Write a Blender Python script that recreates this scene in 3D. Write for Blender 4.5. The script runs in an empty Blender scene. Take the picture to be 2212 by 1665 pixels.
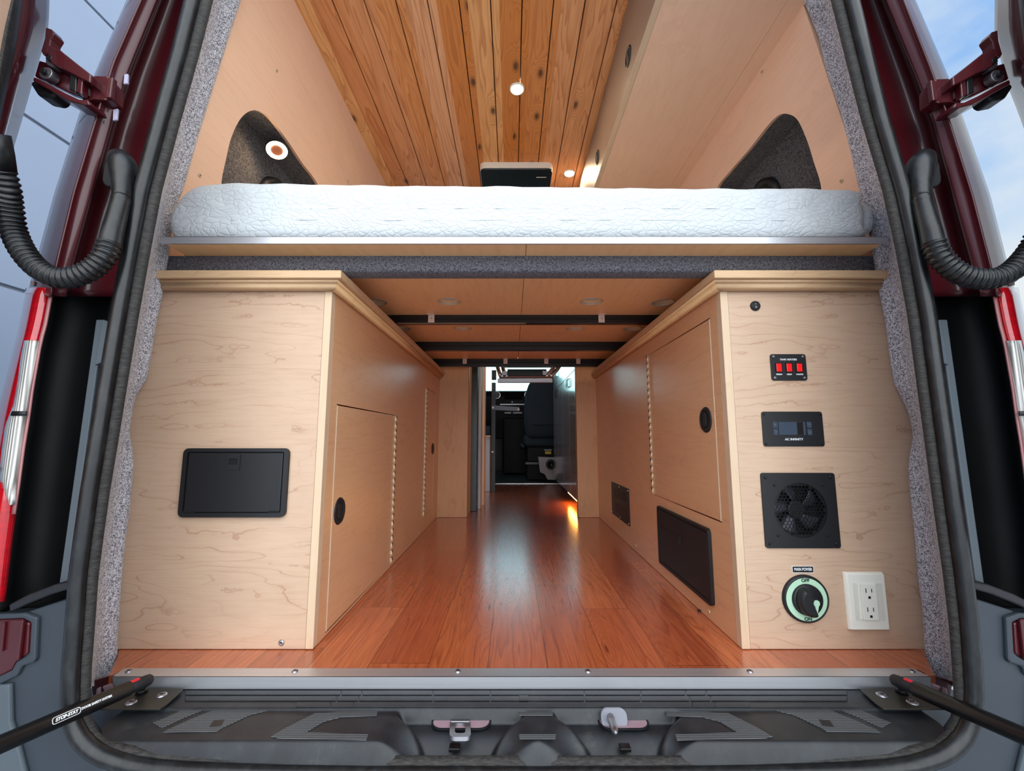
import bpy, bmesh, math, random
from mathutils import Vector, Matrix
import numpy as np
random.seed(7)
sc = bpy.context.scene
COL = sc.collection
PI = math.pi
# ------------------------------------------------------------------ camera
H = 0.4687                      # lens height above the van floor (floor top = z 0)
FPX = 909.0                     # focal length in pixels of a 2212 px wide frame
PITCH = math.radians(7.0)
cd = bpy.data.cameras.new('camera'); cam = bpy.data.objects.new('camera', cd); COL.objects.link(cam)
cd.sensor_width = 36.0; cd.lens = FPX / 2212 * 36.0; cd.clip_start = 0.02; cd.clip_end = 300
cam.location = (0, 0, H); cam.rotation_euler = (PI / 2 + PITCH, 0, 0)
sc.camera = cam
# ------------------------------------------------------------------ world
w = bpy.data.worlds.new('sky'); sc.world = w; w.use_nodes = True
nt = w.node_tree; nt.nodes.clear()
def wn(t, **k):
    n = nt.nodes.new(t)
    for a, b in k.items(): setattr(n, a, b)
    return n
tc = wn('ShaderNodeTexCoord'); sp = wn('ShaderNodeSeparateXYZ'); nt.links.new(tc.outputs['Generated'], sp.inputs[0])
elev = wn('ShaderNodeValToRGB'); nt.links.new(sp.outputs['Z'], elev.inputs[0])
e = elev.color_ramp.elements
e[0].position = 0.0; e[0].color = (0.60, 0.68, 0.74, 1)
e[1].position = 0.9; e[1].color = (0.17, 0.36, 0.74, 1)
x_ = e.new(0.22); x_.color = (0.55, 0.66, 0.76, 1)
x_ = e.new(0.5); x_.color = (0.27, 0.46, 0.76, 1)
nz = wn('ShaderNodeTexNoise'); nz.inputs['Scale'].default_value = 2.2; nz.inputs['Detail'].default_value = 6; nz.inputs['Roughness'].default_value = .55
mp = wn('ShaderNodeMapping'); mp.inputs['Scale'].default_value = (1, 1, 2.0); mp.inputs['Location'].default_value = (2.3, .4, .2)
nt.links.new(tc.outputs['Generated'], mp.inputs[0]); nt.links.new(mp.outputs[0], nz.inputs[0])
cr = wn('ShaderNodeValToRGB'); cr.color_ramp.elements[0].position = .42; cr.color_ramp.elements[1].position = .62
nt.links.new(nz.outputs['Fac'], cr.inputs[0])
mx = wn('ShaderNodeMixRGB'); nt.links.new(cr.outputs[0], mx.inputs[0]); nt.links.new(elev.outputs[0], mx.inputs[1]); mx.inputs[2].default_value = (.68, .73, .76, 1)
# the overcast is brightest behind the camera (towards -Y), where the hidden sun stands
back = wn('ShaderNodeMapRange'); back.interpolation_type = 'SMOOTHSTEP'
back.inputs['From Min'].default_value = .15; back.inputs['From Max'].default_value = -.55
back.inputs['To Min'].default_value = 1.0; back.inputs['To Max'].default_value = 3.0
nt.links.new(sp.outputs['Y'], back.inputs['Value'])
fwd = wn('ShaderNodeMapRange'); fwd.interpolation_type = 'SMOOTHSTEP'   # sky boost added ahead of the van, for the glare on the floor
fwd.inputs['From Min'].default_value = .86; fwd.inputs['From Max'].default_value = .96; fwd.inputs['To Min'].default_value = 1.0; fwd.inputs['To Max'].default_value = 6.5
nt.links.new(sp.outputs['Y'], fwd.inputs['Value']); fm = wn('ShaderNodeMath', operation='MULTIPLY')
nt.links.new(back.outputs[0], fm.inputs[0]); nt.links.new(fwd.outputs[0], fm.inputs[1])
bg = wn('ShaderNodeBackground'); wo = wn('ShaderNodeOutputWorld')
bm_ = wn('ShaderNodeMixRGB'); bf = wn('ShaderNodeMapRange'); bf.inputs['From Min'].default_value = 0; bf.inputs['From Max'].default_value = -.4
nt.links.new(sp.outputs['Y'], bf.inputs['Value']); nt.links.new(bf.outputs[0], bm_.inputs[0])
nt.links.new(mx.outputs[0], bm_.inputs[1]); bm_.inputs[2].default_value = (.90, .95, 1.0, 1)
nt.links.new(bm_.outputs[0], bg.inputs['Color']); nt.links.new(fm.outputs[0], bg.inputs['Strength']); nt.links.new(bg.outputs[0], wo.inputs[0])
sc.view_settings.view_transform = 'Standard'; sc.view_settings.look = 'None'
sc.view_settings.gamma = 1; sc.view_settings.use_curve_mapping = False
sc.view_settings.exposure = 0.25
sc.cycles.max_bounces = 12; sc.cycles.diffuse_bounces = 6; sc.cycles.glossy_bounces = 4
sc.cycles.transparent_max_bounces = 12; sc.cycles.caustics_reflective = False; sc.cycles.caustics_refractive = False

# ------------------------------------------------------------------ measuring helpers
cP, sP = math.cos(PITCH), math.sin(PITCH)
def P(u, v, Y=None, X=None, Z=None):
    """point of the photograph (2212x1665) at a known depth Y, or on a known X or height Z plane"""
    a = (u - 1106) / FPX; b = (832.5 - v) / FPX
    d = Vector((a, cP - sP * b, sP + cP * b))
    if Y is not None: t = Y / d.y
    elif X is not None: t = X / d.x
    else: t = (Z - H) / d.z
    return Vector((d.x * t, d.y * t, H + d.z * t))
def onplane(u, v, p0, n):
    a = (u - 1106) / FPX; b = (832.5 - v) / FPX
    d = Vector((a, cP - sP * b, sP + cP * b)); o = Vector((0, 0, H))
    return o + d * ((Vector(p0) - o).dot(n) / d.dot(n))
def mu(u): return 2254 - u
def smooth_poly(pts, n=6, closed=True):
    """Catmull-Rom"""
    out = []; N = len(pts); pts = [Vector(p) for p in pts]
    rng = range(N) if closed else range(N - 1)
    for i in rng:
        if closed: p0, p1, p2, p3 = pts[(i - 1) % N], pts[i], pts[(i + 1) % N], pts[(i + 2) % N]
        else: p0, p1, p2, p3 = pts[max(i - 1, 0)], pts[i], pts[i + 1], pts[min(i + 2, N - 1)]
        for k in range(n):
            t = k / n
            out.append(.5 * ((2 * p1) + (p2 - p0) * t + (2 * p0 - 5 * p1 + 4 * p2 - p3) * t * t + (3 * p1 - p0 - 3 * p2 + p3) * t ** 3))
    if not closed: out.append(pts[-1])
    return out
def rr(cx, cy, w, h, r, n=5):
    pts = []
    for (sx, sy, a0) in ((1, 1, 0), (-1, 1, PI / 2), (-1, -1, PI), (1, -1, 1.5 * PI)):
        for k in range(n + 1):
            a = a0 + PI / 2 * k / n
            pts.append((cx + sx * (w / 2 - r) + r * math.cos(a), cy + sy * (h / 2 - r) + r * math.sin(a)))
    return pts
def circ(cx, cy, r, n=32, ph=0): return [(cx + r * math.cos(ph + 2 * PI * k / n), cy + r * math.sin(ph + 2 * PI * k / n)) for k in range(n)]
def F(o, x, y):
    x = Vector(x).normalized(); y = Vector(y).normalized(); z = x.cross(y)
    m = Matrix((x, y, z)).transposed().to_4x4(); m.translation = Vector(o); return m
REAR = lambda o: F(o, (1, 0, 0), (0, 0, 1))        # faces the camera side (-Y)
LEFTW = lambda o: F(o, (0, 1, 0), (0, 0, 1))       # on a left wall, faces +X
RIGHTW = lambda o: F(o, (0, -1, 0), (0, 0, 1))     # on a right wall, faces -X

# ------------------------------------------------------------------ mesh builder
WL = {}
class MB:
    def __init__(s, M=None): s.bm = bmesh.new(); s.M = M or Matrix.Identity(4); s.sm = False
    def v(s, p): return s.bm.verts.new(s.M @ Vector(p))
    def f(s, vs):
        try: return s.bm.faces.new(vs)
        except ValueError: return None
    def box(s, a, b):
        x0, x1 = sorted((a[0], b[0])); y0, y1 = sorted((a[1], b[1])); z0, z1 = sorted((a[2], b[2]))
        c = [s.v((x, y, z)) for z in (z0, z1) for y in (y0, y1) for x in (x0, x1)]
        for q in ((0, 2, 3, 1), (4, 5, 7, 6), (0, 1, 5, 4), (2, 6, 7, 3), (0, 4, 6, 2), (1, 3, 7, 5)): s.f([c[i] for i in q])
        return s
    def hexa(s, pts):
        """8 points, two quads in the same order"""
        c = [s.v(p) for p in pts]
        for q in ((3, 2, 1, 0), (4, 5, 6, 7), (0, 1, 5, 4), (1, 2, 6, 5), (2, 3, 7, 6), (3, 0, 4, 7)): s.f([c[i] for i in q])
        return s
    def loft(s, rows, closed=False, caps=False):
        R = [[s.v(p) for p in r] for r in rows]
        for a, b in zip(R, R[1:]):
            n = len(a)
            for i in range(n if closed else n - 1):
                j = (i + 1) % n; fc = s.f([a[i], a[j], b[j], b[i]])
                if fc: fc.smooth = True
        if caps:
            s.f(list(reversed(R[0]))); s.f(R[-1])
        return s
    def tube(s, path, r, n=12, caps=True):
        path = [Vector(p) for p in path]; rows = []
        rs = r if hasattr(r, '__len__') else [r] * len(path)
        t = (path[1] - path[0]).normalized(); up = Vector((0, 0, 1)) if abs(t.z) < .9 else Vector((0, 1, 0))
        nrm = (up - t * up.dot(t)).normalized()
        for i, p in enumerate(path):
            t = (path[min(i + 1, len(path) - 1)] - path[max(i - 1, 0)]).normalized()
            nrm = (nrm - t * nrm.dot(t)).normalized(); bi = t.cross(nrm)
            rows.append([p + (nrm * math.cos(2 * PI * k / n) + bi * math.sin(2 * PI * k / n)) * rs[i] for k in range(n)])
        return s.loft(rows, True, caps)
    def cyl(s, a, b, r, n=24, r2=None): return s.tube([a, b], [r, r if r2 is None else r2], n)
    def disc(s, cx, cy, r, z0, z1, n=32, r2=None): return s.tube([(cx, cy, z0), (cx, cy, z1)], [r, r if r2 is None else r2], n)
    def lathe(s, cx, cy, prof, n=40):
        """prof: (r, z) pairs around the local z axis"""
        return s.loft([[(cx + r * math.cos(2 * PI * k / n), cy + r * math.sin(2 * PI * k / n), z) for k in range(n)] for r, z in prof], True, False)
    def prism(s, poly, z0, z1):
        a = [s.v((p[0], p[1], z0)) for p in poly]; b = [s.v((p[0], p[1], z1)) for p in poly]; n = len(a)
        s.f(list(reversed(a))); s.f(b)
        for i in range(n): s.f([a[i], a[(i + 1) % n], b[(i + 1) % n], b[i]])
        return s
    def plate(s, outer, holes, z0, z1):
        cu = bpy.data.curves.new('t', 'CURVE'); cu.dimensions = '2D'; cu.fill_mode = 'BOTH'; cu.extrude = abs(z1 - z0) / 2
        for pl in [outer] + list(holes):
            sp_ = cu.splines.new('POLY'); sp_.points.add(len(pl) - 1)
            for q, p in zip(sp_.points, pl): q.co = (p[0], p[1], 0, 1)
            sp_.use_cyclic_u = True
        ob = bpy.data.objects.new('t', cu); me = bpy.data.meshes.new_from_object(ob)
        me.transform(s.M @ Matrix.Translation((0, 0, (z0 + z1) / 2)))
        s.bm.from_mesh(me); bpy.data.meshes.remove(me); bpy.data.objects.remove(ob); bpy.data.curves.remove(cu)
        return s
    def text(s, body, size, cx, cy, z, bold=0.0, shear=0.0, sx=1.0):
        cu = bpy.data.curves.new('t', 'FONT'); cu.body = body; cu.size = size; cu.align_x = 'CENTER'; cu.align_y = 'CENTER'
        cu.extrude = .0003; cu.offset = bold; cu.shear = shear; cu.resolution_u = 3
        ob = bpy.data.objects.new('t', cu); me = bpy.data.meshes.new_from_object(ob)
        me.transform(s.M @ Matrix.Translation((cx, cy, z)) @ Matrix.Diagonal((sx, 1, 1, 1)))
        s.bm.from_mesh(me); bpy.data.meshes.remove(me); bpy.data.objects.remove(ob); bpy.data.curves.remove(cu)
        return s
    def put(s, name, mat, parent=None, bevel=0, seg=2, smooth=False, sub=0, loc=None, label=None, weld=False, solid=0):
        bm = s.bm
        if weld: bmesh.ops.remove_doubles(bm, verts=bm.verts, dist=1e-5)
        bmesh.ops.recalc_face_normals(bm, faces=bm.faces)
        if smooth:
            for f in bm.faces: f.smooth = True
        if parent is None and loc is None:
            xs = [v.co for v in bm.verts]
            loc = Vector(((min(c.x for c in xs) + max(c.x for c in xs)) / 2, (min(c.y for c in xs) + max(c.y for c in xs)) / 2, min(c.z for c in xs)))
        off = WL[parent.name] if parent else Vector(loc)
        bmesh.ops.translate(bm, verts=bm.verts, vec=-off)
        me = bpy.data.meshes.new(name); bm.to_mesh(me); bm.free()
        me.materials.append(mat)
        o = bpy.data.objects.new(name, me); COL.objects.link(o)
        if parent: o.parent = parent; WL[o.name] = off.copy()
        else: o.location = off; WL[o.name] = off.copy()
        if bevel:
            m = o.modifiers.new('bevel', 'BEVEL'); m.width = bevel; m.segments = seg; m.limit_method = 'ANGLE'; m.angle_limit = math.radians(40)
        if sub:
            m = o.modifiers.new('sub', 'SUBSURF'); m.levels = sub; m.render_levels = sub
        if solid:
            m = o.modifiers.new('solid', 'SOLIDIFY'); m.thickness = solid; m.offset = -1
        if label: o['label'] = label
        return o
def thing(name, label, cat, loc=(0, 0, 0), group=None):
    o = bpy.data.objects.new(name, None); COL.objects.link(o); o.location = loc; o.empty_display_size = .05
    o['label'] = label; o['category'] = cat
    if group: o['group'] = group
    WL[o.name] = Vector(loc); return o
def tag(o, label, cat, group=None):
    o['label'] = label; o['category'] = cat
    if group: o['group'] = group
    return o
def struct(o): o['kind'] = 'structure'; return o

# ------------------------------------------------------------------ materials
def srgb(r, g, b):
    f = lambda c: (c / 255) / 12.92 if c / 255 <= .04045 else ((c / 255 + .055) / 1.055) ** 2.4
    return (f(r), f(g), f(b), 1)
class NM:
    def __init__(s, name):
        s.m = bpy.data.materials.new(name); s.m.use_nodes = True; s.t = s.m.node_tree
        s.b = s.t.nodes['Principled BSDF']; s.out = s.t.nodes['Material Output']
    def n(s, t, **k):
        n = s.t.nodes.new(t)
        for a, b in k.items():
            if a in n.inputs: n.inputs[a].default_value = b
            else: setattr(n, a, b)
        return n
    def l(s, a, b): s.t.links.new(a, b)
    def co(s, scale=(1, 1, 1), loc=(0, 0, 0), rot=(0, 0, 0)):
        t = s.n('ShaderNodeTexCoord'); m = s.n('ShaderNodeMapping'); m.inputs['Scale'].default_value = scale
        m.inputs['Location'].default_value = loc; m.inputs['Rotation'].default_value = rot
        s.l(t.outputs['Object'], m.inputs[0]); return m.outputs[0]
    def noise(s, vec, scale, detail=2, rough=.5, dist=0):
        n = s.n('ShaderNodeTexNoise'); n.inputs['Scale'].default_value = scale; n.inputs['Detail'].default_value = detail
        n.inputs['Roughness'].default_value = rough; n.inputs['Distortion'].default_value = dist
        s.l(vec, n.inputs['Vector']); return n.outputs['Fac']
    def math(s, op, a, b=None, c=None):
        n = s.n('ShaderNodeMath'); n.operation = op
        for i, x in enumerate((a, b, c)):
            if x is None: continue
            if isinstance(x, (int, float)): n.inputs[i].default_value = x
            else: s.l(x, n.inputs[i])
        return n.outputs[0]
    def ramp(s, fac, stops, interp='LINEAR'):
        n = s.n('ShaderNodeValToRGB'); n.color_ramp.interpolation = interp; e = n.color_ramp.elements
        while len(e) < len(stops): e.new(.5)
        for el, (p, c) in zip(e, stops): el.position = p; el.color = c if len(c) == 4 else (*c, 1)
        s.l(fac, n.inputs[0]); return n.outputs[0]
    def mix(s, fac, a, b, mode='MIX'):
        n = s.n('ShaderNodeMixRGB'); n.blend_type = mode
        for i, x in enumerate((fac, a, b)):
            if isinstance(x, (int, float)): n.inputs[i].default_value = x
            elif isinstance(x, tuple): n.inputs[i].default_value = x
            else: s.l(x, n.inputs[i])
        return n.outputs[0]
    def bump(s, h, strength, dist=.001):
        n = s.n('ShaderNodeBump'); n.inputs['Strength'].default_value = strength; n.inputs['Distance'].default_value = dist
        s.l(h, n.inputs['Height']); s.l(n.outputs[0], s.b.inputs['Normal'])
    def base(s, c):
        if isinstance(c, tuple): s.b.inputs['Base Color'].default_value = c
        else: s.l(c, s.b.inputs['Base Color'])
    def set(s, **k):
        names = dict(rough='Roughness', metal='Metallic', coat='Coat Weight', coatr='Coat Roughness', spec='Specular IOR Level', trans='Transmission Weight', ior='IOR', sheen='Sheen Weight', alpha='Alpha')
        for a, b in k.items():
            i = s.b.inputs[names[a]]
            if isinstance(b, (int, float)): i.default_value = b
            else: s.l(b, i)
        return s
def plain(name, c, rough=.5, metal=0, grain=0, gscale=60, bump=0, **k):
    """a plain surface with a faint procedural unevenness of tone and gloss"""
    m = NM(name); n = m.noise(m.co(), gscale, 4, .6)
    g = max(grain, .04)
    m.base(m.mix(n, tuple(x * (1 - g) for x in c[:3]) + (1,), tuple(min(1, x * (1 + g)) for x in c[:3]) + (1,)))
    m.set(metal=metal, **k)
    r = m.n('ShaderNodeMapRange'); r.inputs['To Min'].default_value = max(0, rough - .04); r.inputs['To Max'].default_value = min(1, rough + .04)
    m.l(n, r.inputs['Value']); m.l(r.outputs[0], m.b.inputs['Roughness'])
    if bump: m.bump(n, bump)
    return m.m
def emit(name, c, strength):
    m = NM(name); m.base((0, 0, 0, 1)); m.b.inputs['Emission Color'].default_value = c; m.b.inputs['Emission Strength'].default_value = strength
    return m.m
def maple(name, col, line, grain='X', n1=1.6, cyc=13, amt=.55, rough=.42, seed=0, fleck=.25):
    """maple veneer: thin wavy growth lines = contour lines of a stretched noise, plus short flecks"""
    m = NM(name)
    sc1 = {'X': (.40, 1, 2.8), 'Y': (1, .45, 2.8), 'Z': (2.6, 2.6, .55)}[grain]
    sc2 = {'X': (9, 60, 120), 'Y': (60, 9, 120), 'Z': (120, 120, 9)}[grain]
    a = m.noise(m.co(sc1, (seed, seed * .7, seed * 1.3)), n1, 3, .5, .35)
    b = m.noise(m.co((3, 3, 3), (seed, 0, 0)), 6, 4, .6)
    a = m.math('ADD', a, m.math('MULTIPLY', b, .05))
    fr = m.math('FRACT', m.math('MULTIPLY', a, cyc))
    ln = m.ramp(fr, [(0, (1, 1, 1)), (.035, (.75, .75, .75)), (.10, (.12, .12, .12)), (.5, (0, 0, 0)), (1, (.16, .16, .16))])
    brk = m.ramp(m.noise(m.co((2, 2, 4), (seed + 5, 0, 0)), 2.4, 2), [(.36, (.15, .15, .15)), (.6, (1, 1, 1))])
    lf = m.math('MULTIPLY', m.math('MULTIPLY', ln, brk), amt)
    flk = m.ramp(m.noise(m.co(sc2), 1, 3, .7), [(.45, (0, 0, 0)), (.8, (1, 1, 1))])
    tone = m.noise(m.co((1.5, 1.5, 4), (seed * 2, 1, 0)), 2.0, 2)
    c0 = m.mix(tone, tuple(x * .93 for x in col[:3]) + (1,), tuple(min(1, x * 1.06) for x in col[:3]) + (1,))
    c1 = m.mix(lf, c0, line)
    c2 = m.mix(m.math('MULTIPLY', flk, fleck), c1, line)
    m.base(c2); m.set(rough=rough, spec=.4); m.bump(flk, .04, .0005)
    return m.m
def planks(name, x0, wid, length, tones, dark, ring=34, knots=True, rough=.35, axis_len='Y', seed=0, seam=.0, coat=0, knotcol=(.05, .018, .006, 1), ystretch=.09, dens=2.1, ksz=.03, kx=9.0, kfrac=.3, ramt=.62, xs=3.2, famt=.30):
    """boards running along Y: per board tone, stretched rings that bend round the knots"""
    m = NM(name); t = m.n('ShaderNodeTexCoord'); s = m.n('ShaderNodeSeparateXYZ'); m.l(t.outputs['Object'], s.inputs[0])
    X = m.math('DIVIDE', m.math('SUBTRACT', s.outputs['X'], x0), wid); idx = m.math('FLOOR', X); fx = m.math('FRACT', X)
    wn1 = m.n('ShaderNodeTexWhiteNoise'); wn1.noise_dimensions = '1D'; m.l(m.math('ADD', idx, seed + .5), wn1.inputs['W'])
    if length:
        yy = m.math('ADD', m.math('DIVIDE', s.outputs['Y'], length), m.math('MULTIPLY', wn1.outputs['Value'], 3.7))
        idy = m.math('FLOOR', yy); fy = m.math('FRACT', yy)
    else: idy = m.math('MULTIPLY', idx, 0.0); fy = None
    wn2 = m.n('ShaderNodeTexWhiteNoise'); wn2.noise_dimensions = '2D'; cv = m.n('ShaderNodeCombineXYZ')
    m.l(idx, cv.inputs[0]); m.l(m.math('ADD', idy, seed), cv.inputs[1]); m.l(cv.outputs[0], wn2.inputs['Vector'])
    rnd = wn2.outputs['Value']; off = m.math('MULTIPLY', rnd, 37.0)
    # local coordinates of the board
    lx = m.math('SUBTRACT', s.outputs['X'], m.math('MULTIPLY', m.math('ADD', idx, .5), wid))
    v1 = m.n('ShaderNodeCombineXYZ'); m.l(m.math('ADD', lx, off), v1.inputs[0]); m.l(s.outputs['Y'], v1.inputs[1]); m.l(off, v1.inputs[2])
    if knots:
        vk = m.n('ShaderNodeCombineXYZ'); m.l(m.math('ADD', m.math('MULTIPLY', lx, kx), off), vk.inputs[0]); m.l(m.math('ADD', m.math('MULTIPLY', s.outputs['Y'], dens), off), vk.inputs[1])
        vo = m.n('ShaderNodeTexVoronoi'); vo.voronoi_dimensions = '2D'; vo.inputs['Scale'].default_value = 1.0; m.l(vk.outputs[0], vo.inputs['Vector'])
        kd0 = vo.outputs['Distance']; sepc = m.n('ShaderNodeSeparateColor'); m.l(vo.outputs['Color'], sepc.inputs[0])
        kd = m.math('ADD', kd0, m.math('MULTIPLY', m.math('GREATER_THAN', sepc.outputs[0], kfrac), 5.0))
        bend = m.math('EXPONENT', m.math('MULTIPLY', m.math('MULTIPLY', kd, kd), -26.0))
    mpn = m.n('ShaderNodeMapping'); mpn.inputs['Scale'].default_value = (xs, xs * ystretch, 1); m.l(v1.outputs[0], mpn.inputs[0])
    fld = m.noise(mpn.outputs[0], 2.2, 3, .5, .25)
    if knots: fld = m.math('ADD', fld, m.math('MULTIPLY', bend, .30))
    wob = m.n('ShaderNodeMapping'); wob.inputs['Scale'].default_value = (14, 1.4, 1); m.l(v1.outputs[0], wob.inputs[0])
    fld = m.math('ADD', fld, m.math('MULTIPLY', m.noise(wob.outputs[0], 2, 3), .035))
    fr = m.math('FRACT', m.math('MULTIPLY', fld, ring))
    rg = m.ramp(fr, [(0, (0, 0, 0)), (.62, (.35, .35, .35)), (.88, (1, 1, 1)), (.93, (.9, .9, .9)), (1, (0, 0, 0))])
    fib = m.n('ShaderNodeMapping'); fib.inputs['Scale'].default_value = (420, 9, 1); m.l(v1.outputs[0], fib.inputs[0])
    fb = m.noise(fib.outputs[0], 1, 3, .6)
    tone = m.ramp(rnd, [(i / max(1, len(tones) - 1), c) for i, c in enumerate(tones)])
    big = m.noise(mpn.outputs[0], 1.1, 2)
    tone = m.mix(m.math('MULTIPLY', big, .35), tone, dark)
    c = m.mix(m.math('MULTIPLY', rg, ramt), tone, dark)
    c = m.mix(m.math('MULTIPLY', m.ramp(fb, [(.4, (0, 0, 0)), (.75, (1, 1, 1))]), famt), c, dark)
    if knots:
        kc = m.ramp(kd, [(0, (1, 1, 1)), (ksz, (1, 1, 1)), (ksz * 2, (.35, .35, .35)), (ksz * 3.2, (.0, .0, .0))])
        c = m.mix(m.math('MULTIPLY', kc, .85), c, knotcol)
    if seam:
        e1 = m.math('LESS_THAN', fx, seam)
        if fy: e1 = m.math('MAXIMUM', e1, m.math('LESS_THAN', fy, seam * wid / length * 1.0))
        c = m.mix(m.math('MULTIPLY', e1, .65), c, (.03, .008, .004, 1))
    m.base(c); m.set(coat=coat, coatr=.2)
    r = m.n('ShaderNodeMapRange'); r.inputs['To Min'].default_value = rough; r.inputs['To Max'].default_value = rough + .12; m.l(fb, r.inputs['Value']); m.l(r.outputs[0], m.b.inputs['Roughness'])
    m.bump(m.math('SUBTRACT', 1.0, rg), .08, .0006)
    return m.m
def carpet_mat(name, lo, hi, scale=330):
    m = NM(name); a = m.noise(m.co((1, 1, .8), rot=(0, .6, 0)), scale, 3, .75); b = m.noise(m.co((1, 1, 1)), scale * .33, 2)
    f = m.math('ADD', m.math('MULTIPLY', a, .8), m.math('MULTIPLY', b, .2))
    m.base(m.ramp(f, [(.42, lo), (.5, tuple((x + y) / 2 for x, y in zip(lo, hi))), (.58, hi)]))
    m.set(rough=.95, spec=.1, sheen=.2); m.bump(f, .9, .0015); return m.m

MAPLE_F = maple('maple_front', srgb(204, 174, 148), srgb(156, 110, 82), 'X', 2.3, 17, .62, .45, 3.1)
MAPLE_S = maple('maple_side', srgb(220, 172, 130), srgb(176, 118, 78), 'Y', 1.3, 20, .35, .30, 6.3)
MAPLE_W = maple('maple_wall', srgb(240, 200, 172), srgb(206, 156, 116), 'Y', .9, 7, .16, .45, 1.7, .22)
MAPLE_B = maple('maple_underside', srgb(255, 208, 152), srgb(196, 128, 78), 'Y', .9, 8, .20, .38, 9.2)
MAPLE_E = maple('maple_edge', srgb(214, 188, 158), srgb(190, 152, 118), 'Z', 1.2, 9, .25, .45, 4.4)
ASH = maple('ash_moulding', srgb(212, 178, 140), srgb(172, 130, 88), 'X', 3.0, 22, .5, .4, 2.2, .35)
ASH_Y = maple('ash_moulding_long', srgb(226, 182, 130), srgb(176, 122, 72), 'Y', 3.0, 22, .5, .4, 2.9, .35)
FLOORM = planks('cherry_laminate', -.93, .1235, .86, [srgb(200, 104, 62), srgb(222, 126, 78), srgb(186, 92, 52), srgb(214, 116, 62)], srgb(120, 44, 22), ring=24, knots=True, rough=.20, seam=.014, seed=4, coat=1.0, knotcol=srgb(90, 30, 14), ystretch=.055, dens=1.3, ksz=.012, kx=7.0, kfrac=.45, ramt=.50, xs=4.6, famt=.6)
CEDAR = planks('cedar_boards', -.7, .104, None, [srgb(240, 162, 84), srgb(252, 196, 150), srgb(226, 142, 60), srgb(255, 196, 132)], srgb(176, 98, 40), ring=20, knots=True, rough=.5, seed=1.5, ystretch=.085, dens=3.4, ksz=.04, kx=7.0, kfrac=.24, ramt=.55, xs=3.6, famt=.35)
CARPET = carpet_mat('grey_carpet', srgb(84, 84, 94), srgb(232, 232, 240), 460)
CARPET_D = carpet_mat('charcoal_carpet', srgb(40, 40, 44), srgb(118, 116, 120))
CARPET_B = carpet_mat('beam_carpet', srgb(40, 40, 44), srgb(124, 124, 132), 460)
ALU = NM('brushed_aluminium'); _n = ALU.noise(ALU.co((3, 90, 400)), 1, 3); ALU.base(ALU.mix(_n, (.60, .62, .66, 1), (.80, .82, .86, 1))); ALU.set(metal=.85, rough=.4); ALU = ALU.m
PAINT = NM('maroon_paint'); _n = PAINT.noise(PAINT.co(), 900, 1); PAINT.base(PAINT.mix(_n, srgb(60, 9, 17), srgb(76, 13, 21))); PAINT.set(rough=.4, coat=.55, coatr=.05, spec=.4); PAINT = PAINT.m
PAINT_IN = NM('pale_maroon_metal'); _n = PAINT_IN.noise(PAINT_IN.co(), 30, 2); PAINT_IN.base(PAINT_IN.mix(_n, srgb(150, 120, 130), srgb(176, 150, 158))); PAINT_IN.set(rough=.35); PAINT_IN = PAINT_IN.m
RUBBER = NM('black_rubber'); _n = RUBBER.noise(RUBBER.co((8, 8, 3)), 9, 6, .7); RUBBER.base(RUBBER.ramp(_n, [(.45, srgb(16, 18, 20)), (.72, srgb(38, 42, 43))])); RUBBER.set(rough=.34, spec=.5); RUBBER.bump(_n, .15, .001); RUBBER = RUBBER.m
RUBBER2 = NM('dusty_rubber_edge'); _n = RUBBER2.noise(RUBBER2.co((30, 30, 160)), 3, 5, .7); RUBBER2.base(RUBBER2.ramp(_n, [(.4, srgb(18, 17, 16)), (.7, srgb(62, 58, 54))])); RUBBER2.set(rough=.7); RUBBER2.bump(_n, .4, .0015); RUBBER2 = RUBBER2.m
BLACKP = plain('black_plastic', srgb(20, 22, 26), .5, bump=.05, gscale=300)
BLACKM = plain('black_powder_coat', srgb(16, 16, 18), .38)
BLACKG = plain('deep_black_panel', srgb(5, 6, 8), .55, gscale=20, grain=.3, spec=.25)
GREYP = plain('grey_bumper_plastic', srgb(48, 56, 64), .55, gscale=500, bump=.25, grain=.12)
SILLP = NM('black_step_plastic'); _n = SILLP.noise(SILLP.co(), 14, 7, .7); SILLP.base(SILLP.ramp(_n, [(.45, srgb(26, 29, 33)), (.62, srgb(38, 42, 46)), (.8, srgb(70, 70, 64))])); SILLP.set(rough=.46); SILLP.bump(SILLP.noise(SILLP.co(), 900, 2), .15, .0006); SILLP = SILLP.m
STRIPG = plain('grey_strip', srgb(78, 88, 95), .6, gscale=300, bump=.2)
CHROME = plain('chrome', (.82, .83, .84, 1), .10, 1)
STEEL = plain('zinc_steel', (.40, .40, .43, 1), .42, 1, grain=.1)
BRASS = plain('hinge_metal', srgb(214, 190, 158), .35, .3)
WHITEP = plain('ivory_plastic', srgb(238, 238, 226), .35)
WHITE_T = plain('white_print', srgb(225, 228, 230), .6)
DARK_T = plain('black_print', srgb(30, 40, 38), .6)
REDP = NM('red_rocker'); REDP.base(srgb(215, 10, 14)); REDP.set(rough=.25, coat=.5); REDP.b.inputs['Emission Color'].default_value = (1, .02, .02, 1); REDP.b.inputs['Emission Strength'].default_value = .35; REDP = REDP.m
GLOWG = plain('pale_green_ring', srgb(184, 222, 192), .4)
DARKWOOD = plain('dark_cabinet', srgb(168, 168, 160), .24, grain=.06, gscale=3, coat=1.0, coatr=.12)
FABRIC_S = plain('seat_fabric', srgb(44, 54, 62), .85, bump=.4, gscale=500, grain=.2)
BLACKHOLE = plain('unlit_cavity', srgb(5, 5, 6), .9)
SCREEN = plain('dark_screen', srgb(62, 74, 88), .12)
WHITECAB = plain('white_laminate', srgb(205, 212, 222), .4)
MATT = NM('quilted_white_cover')
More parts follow.
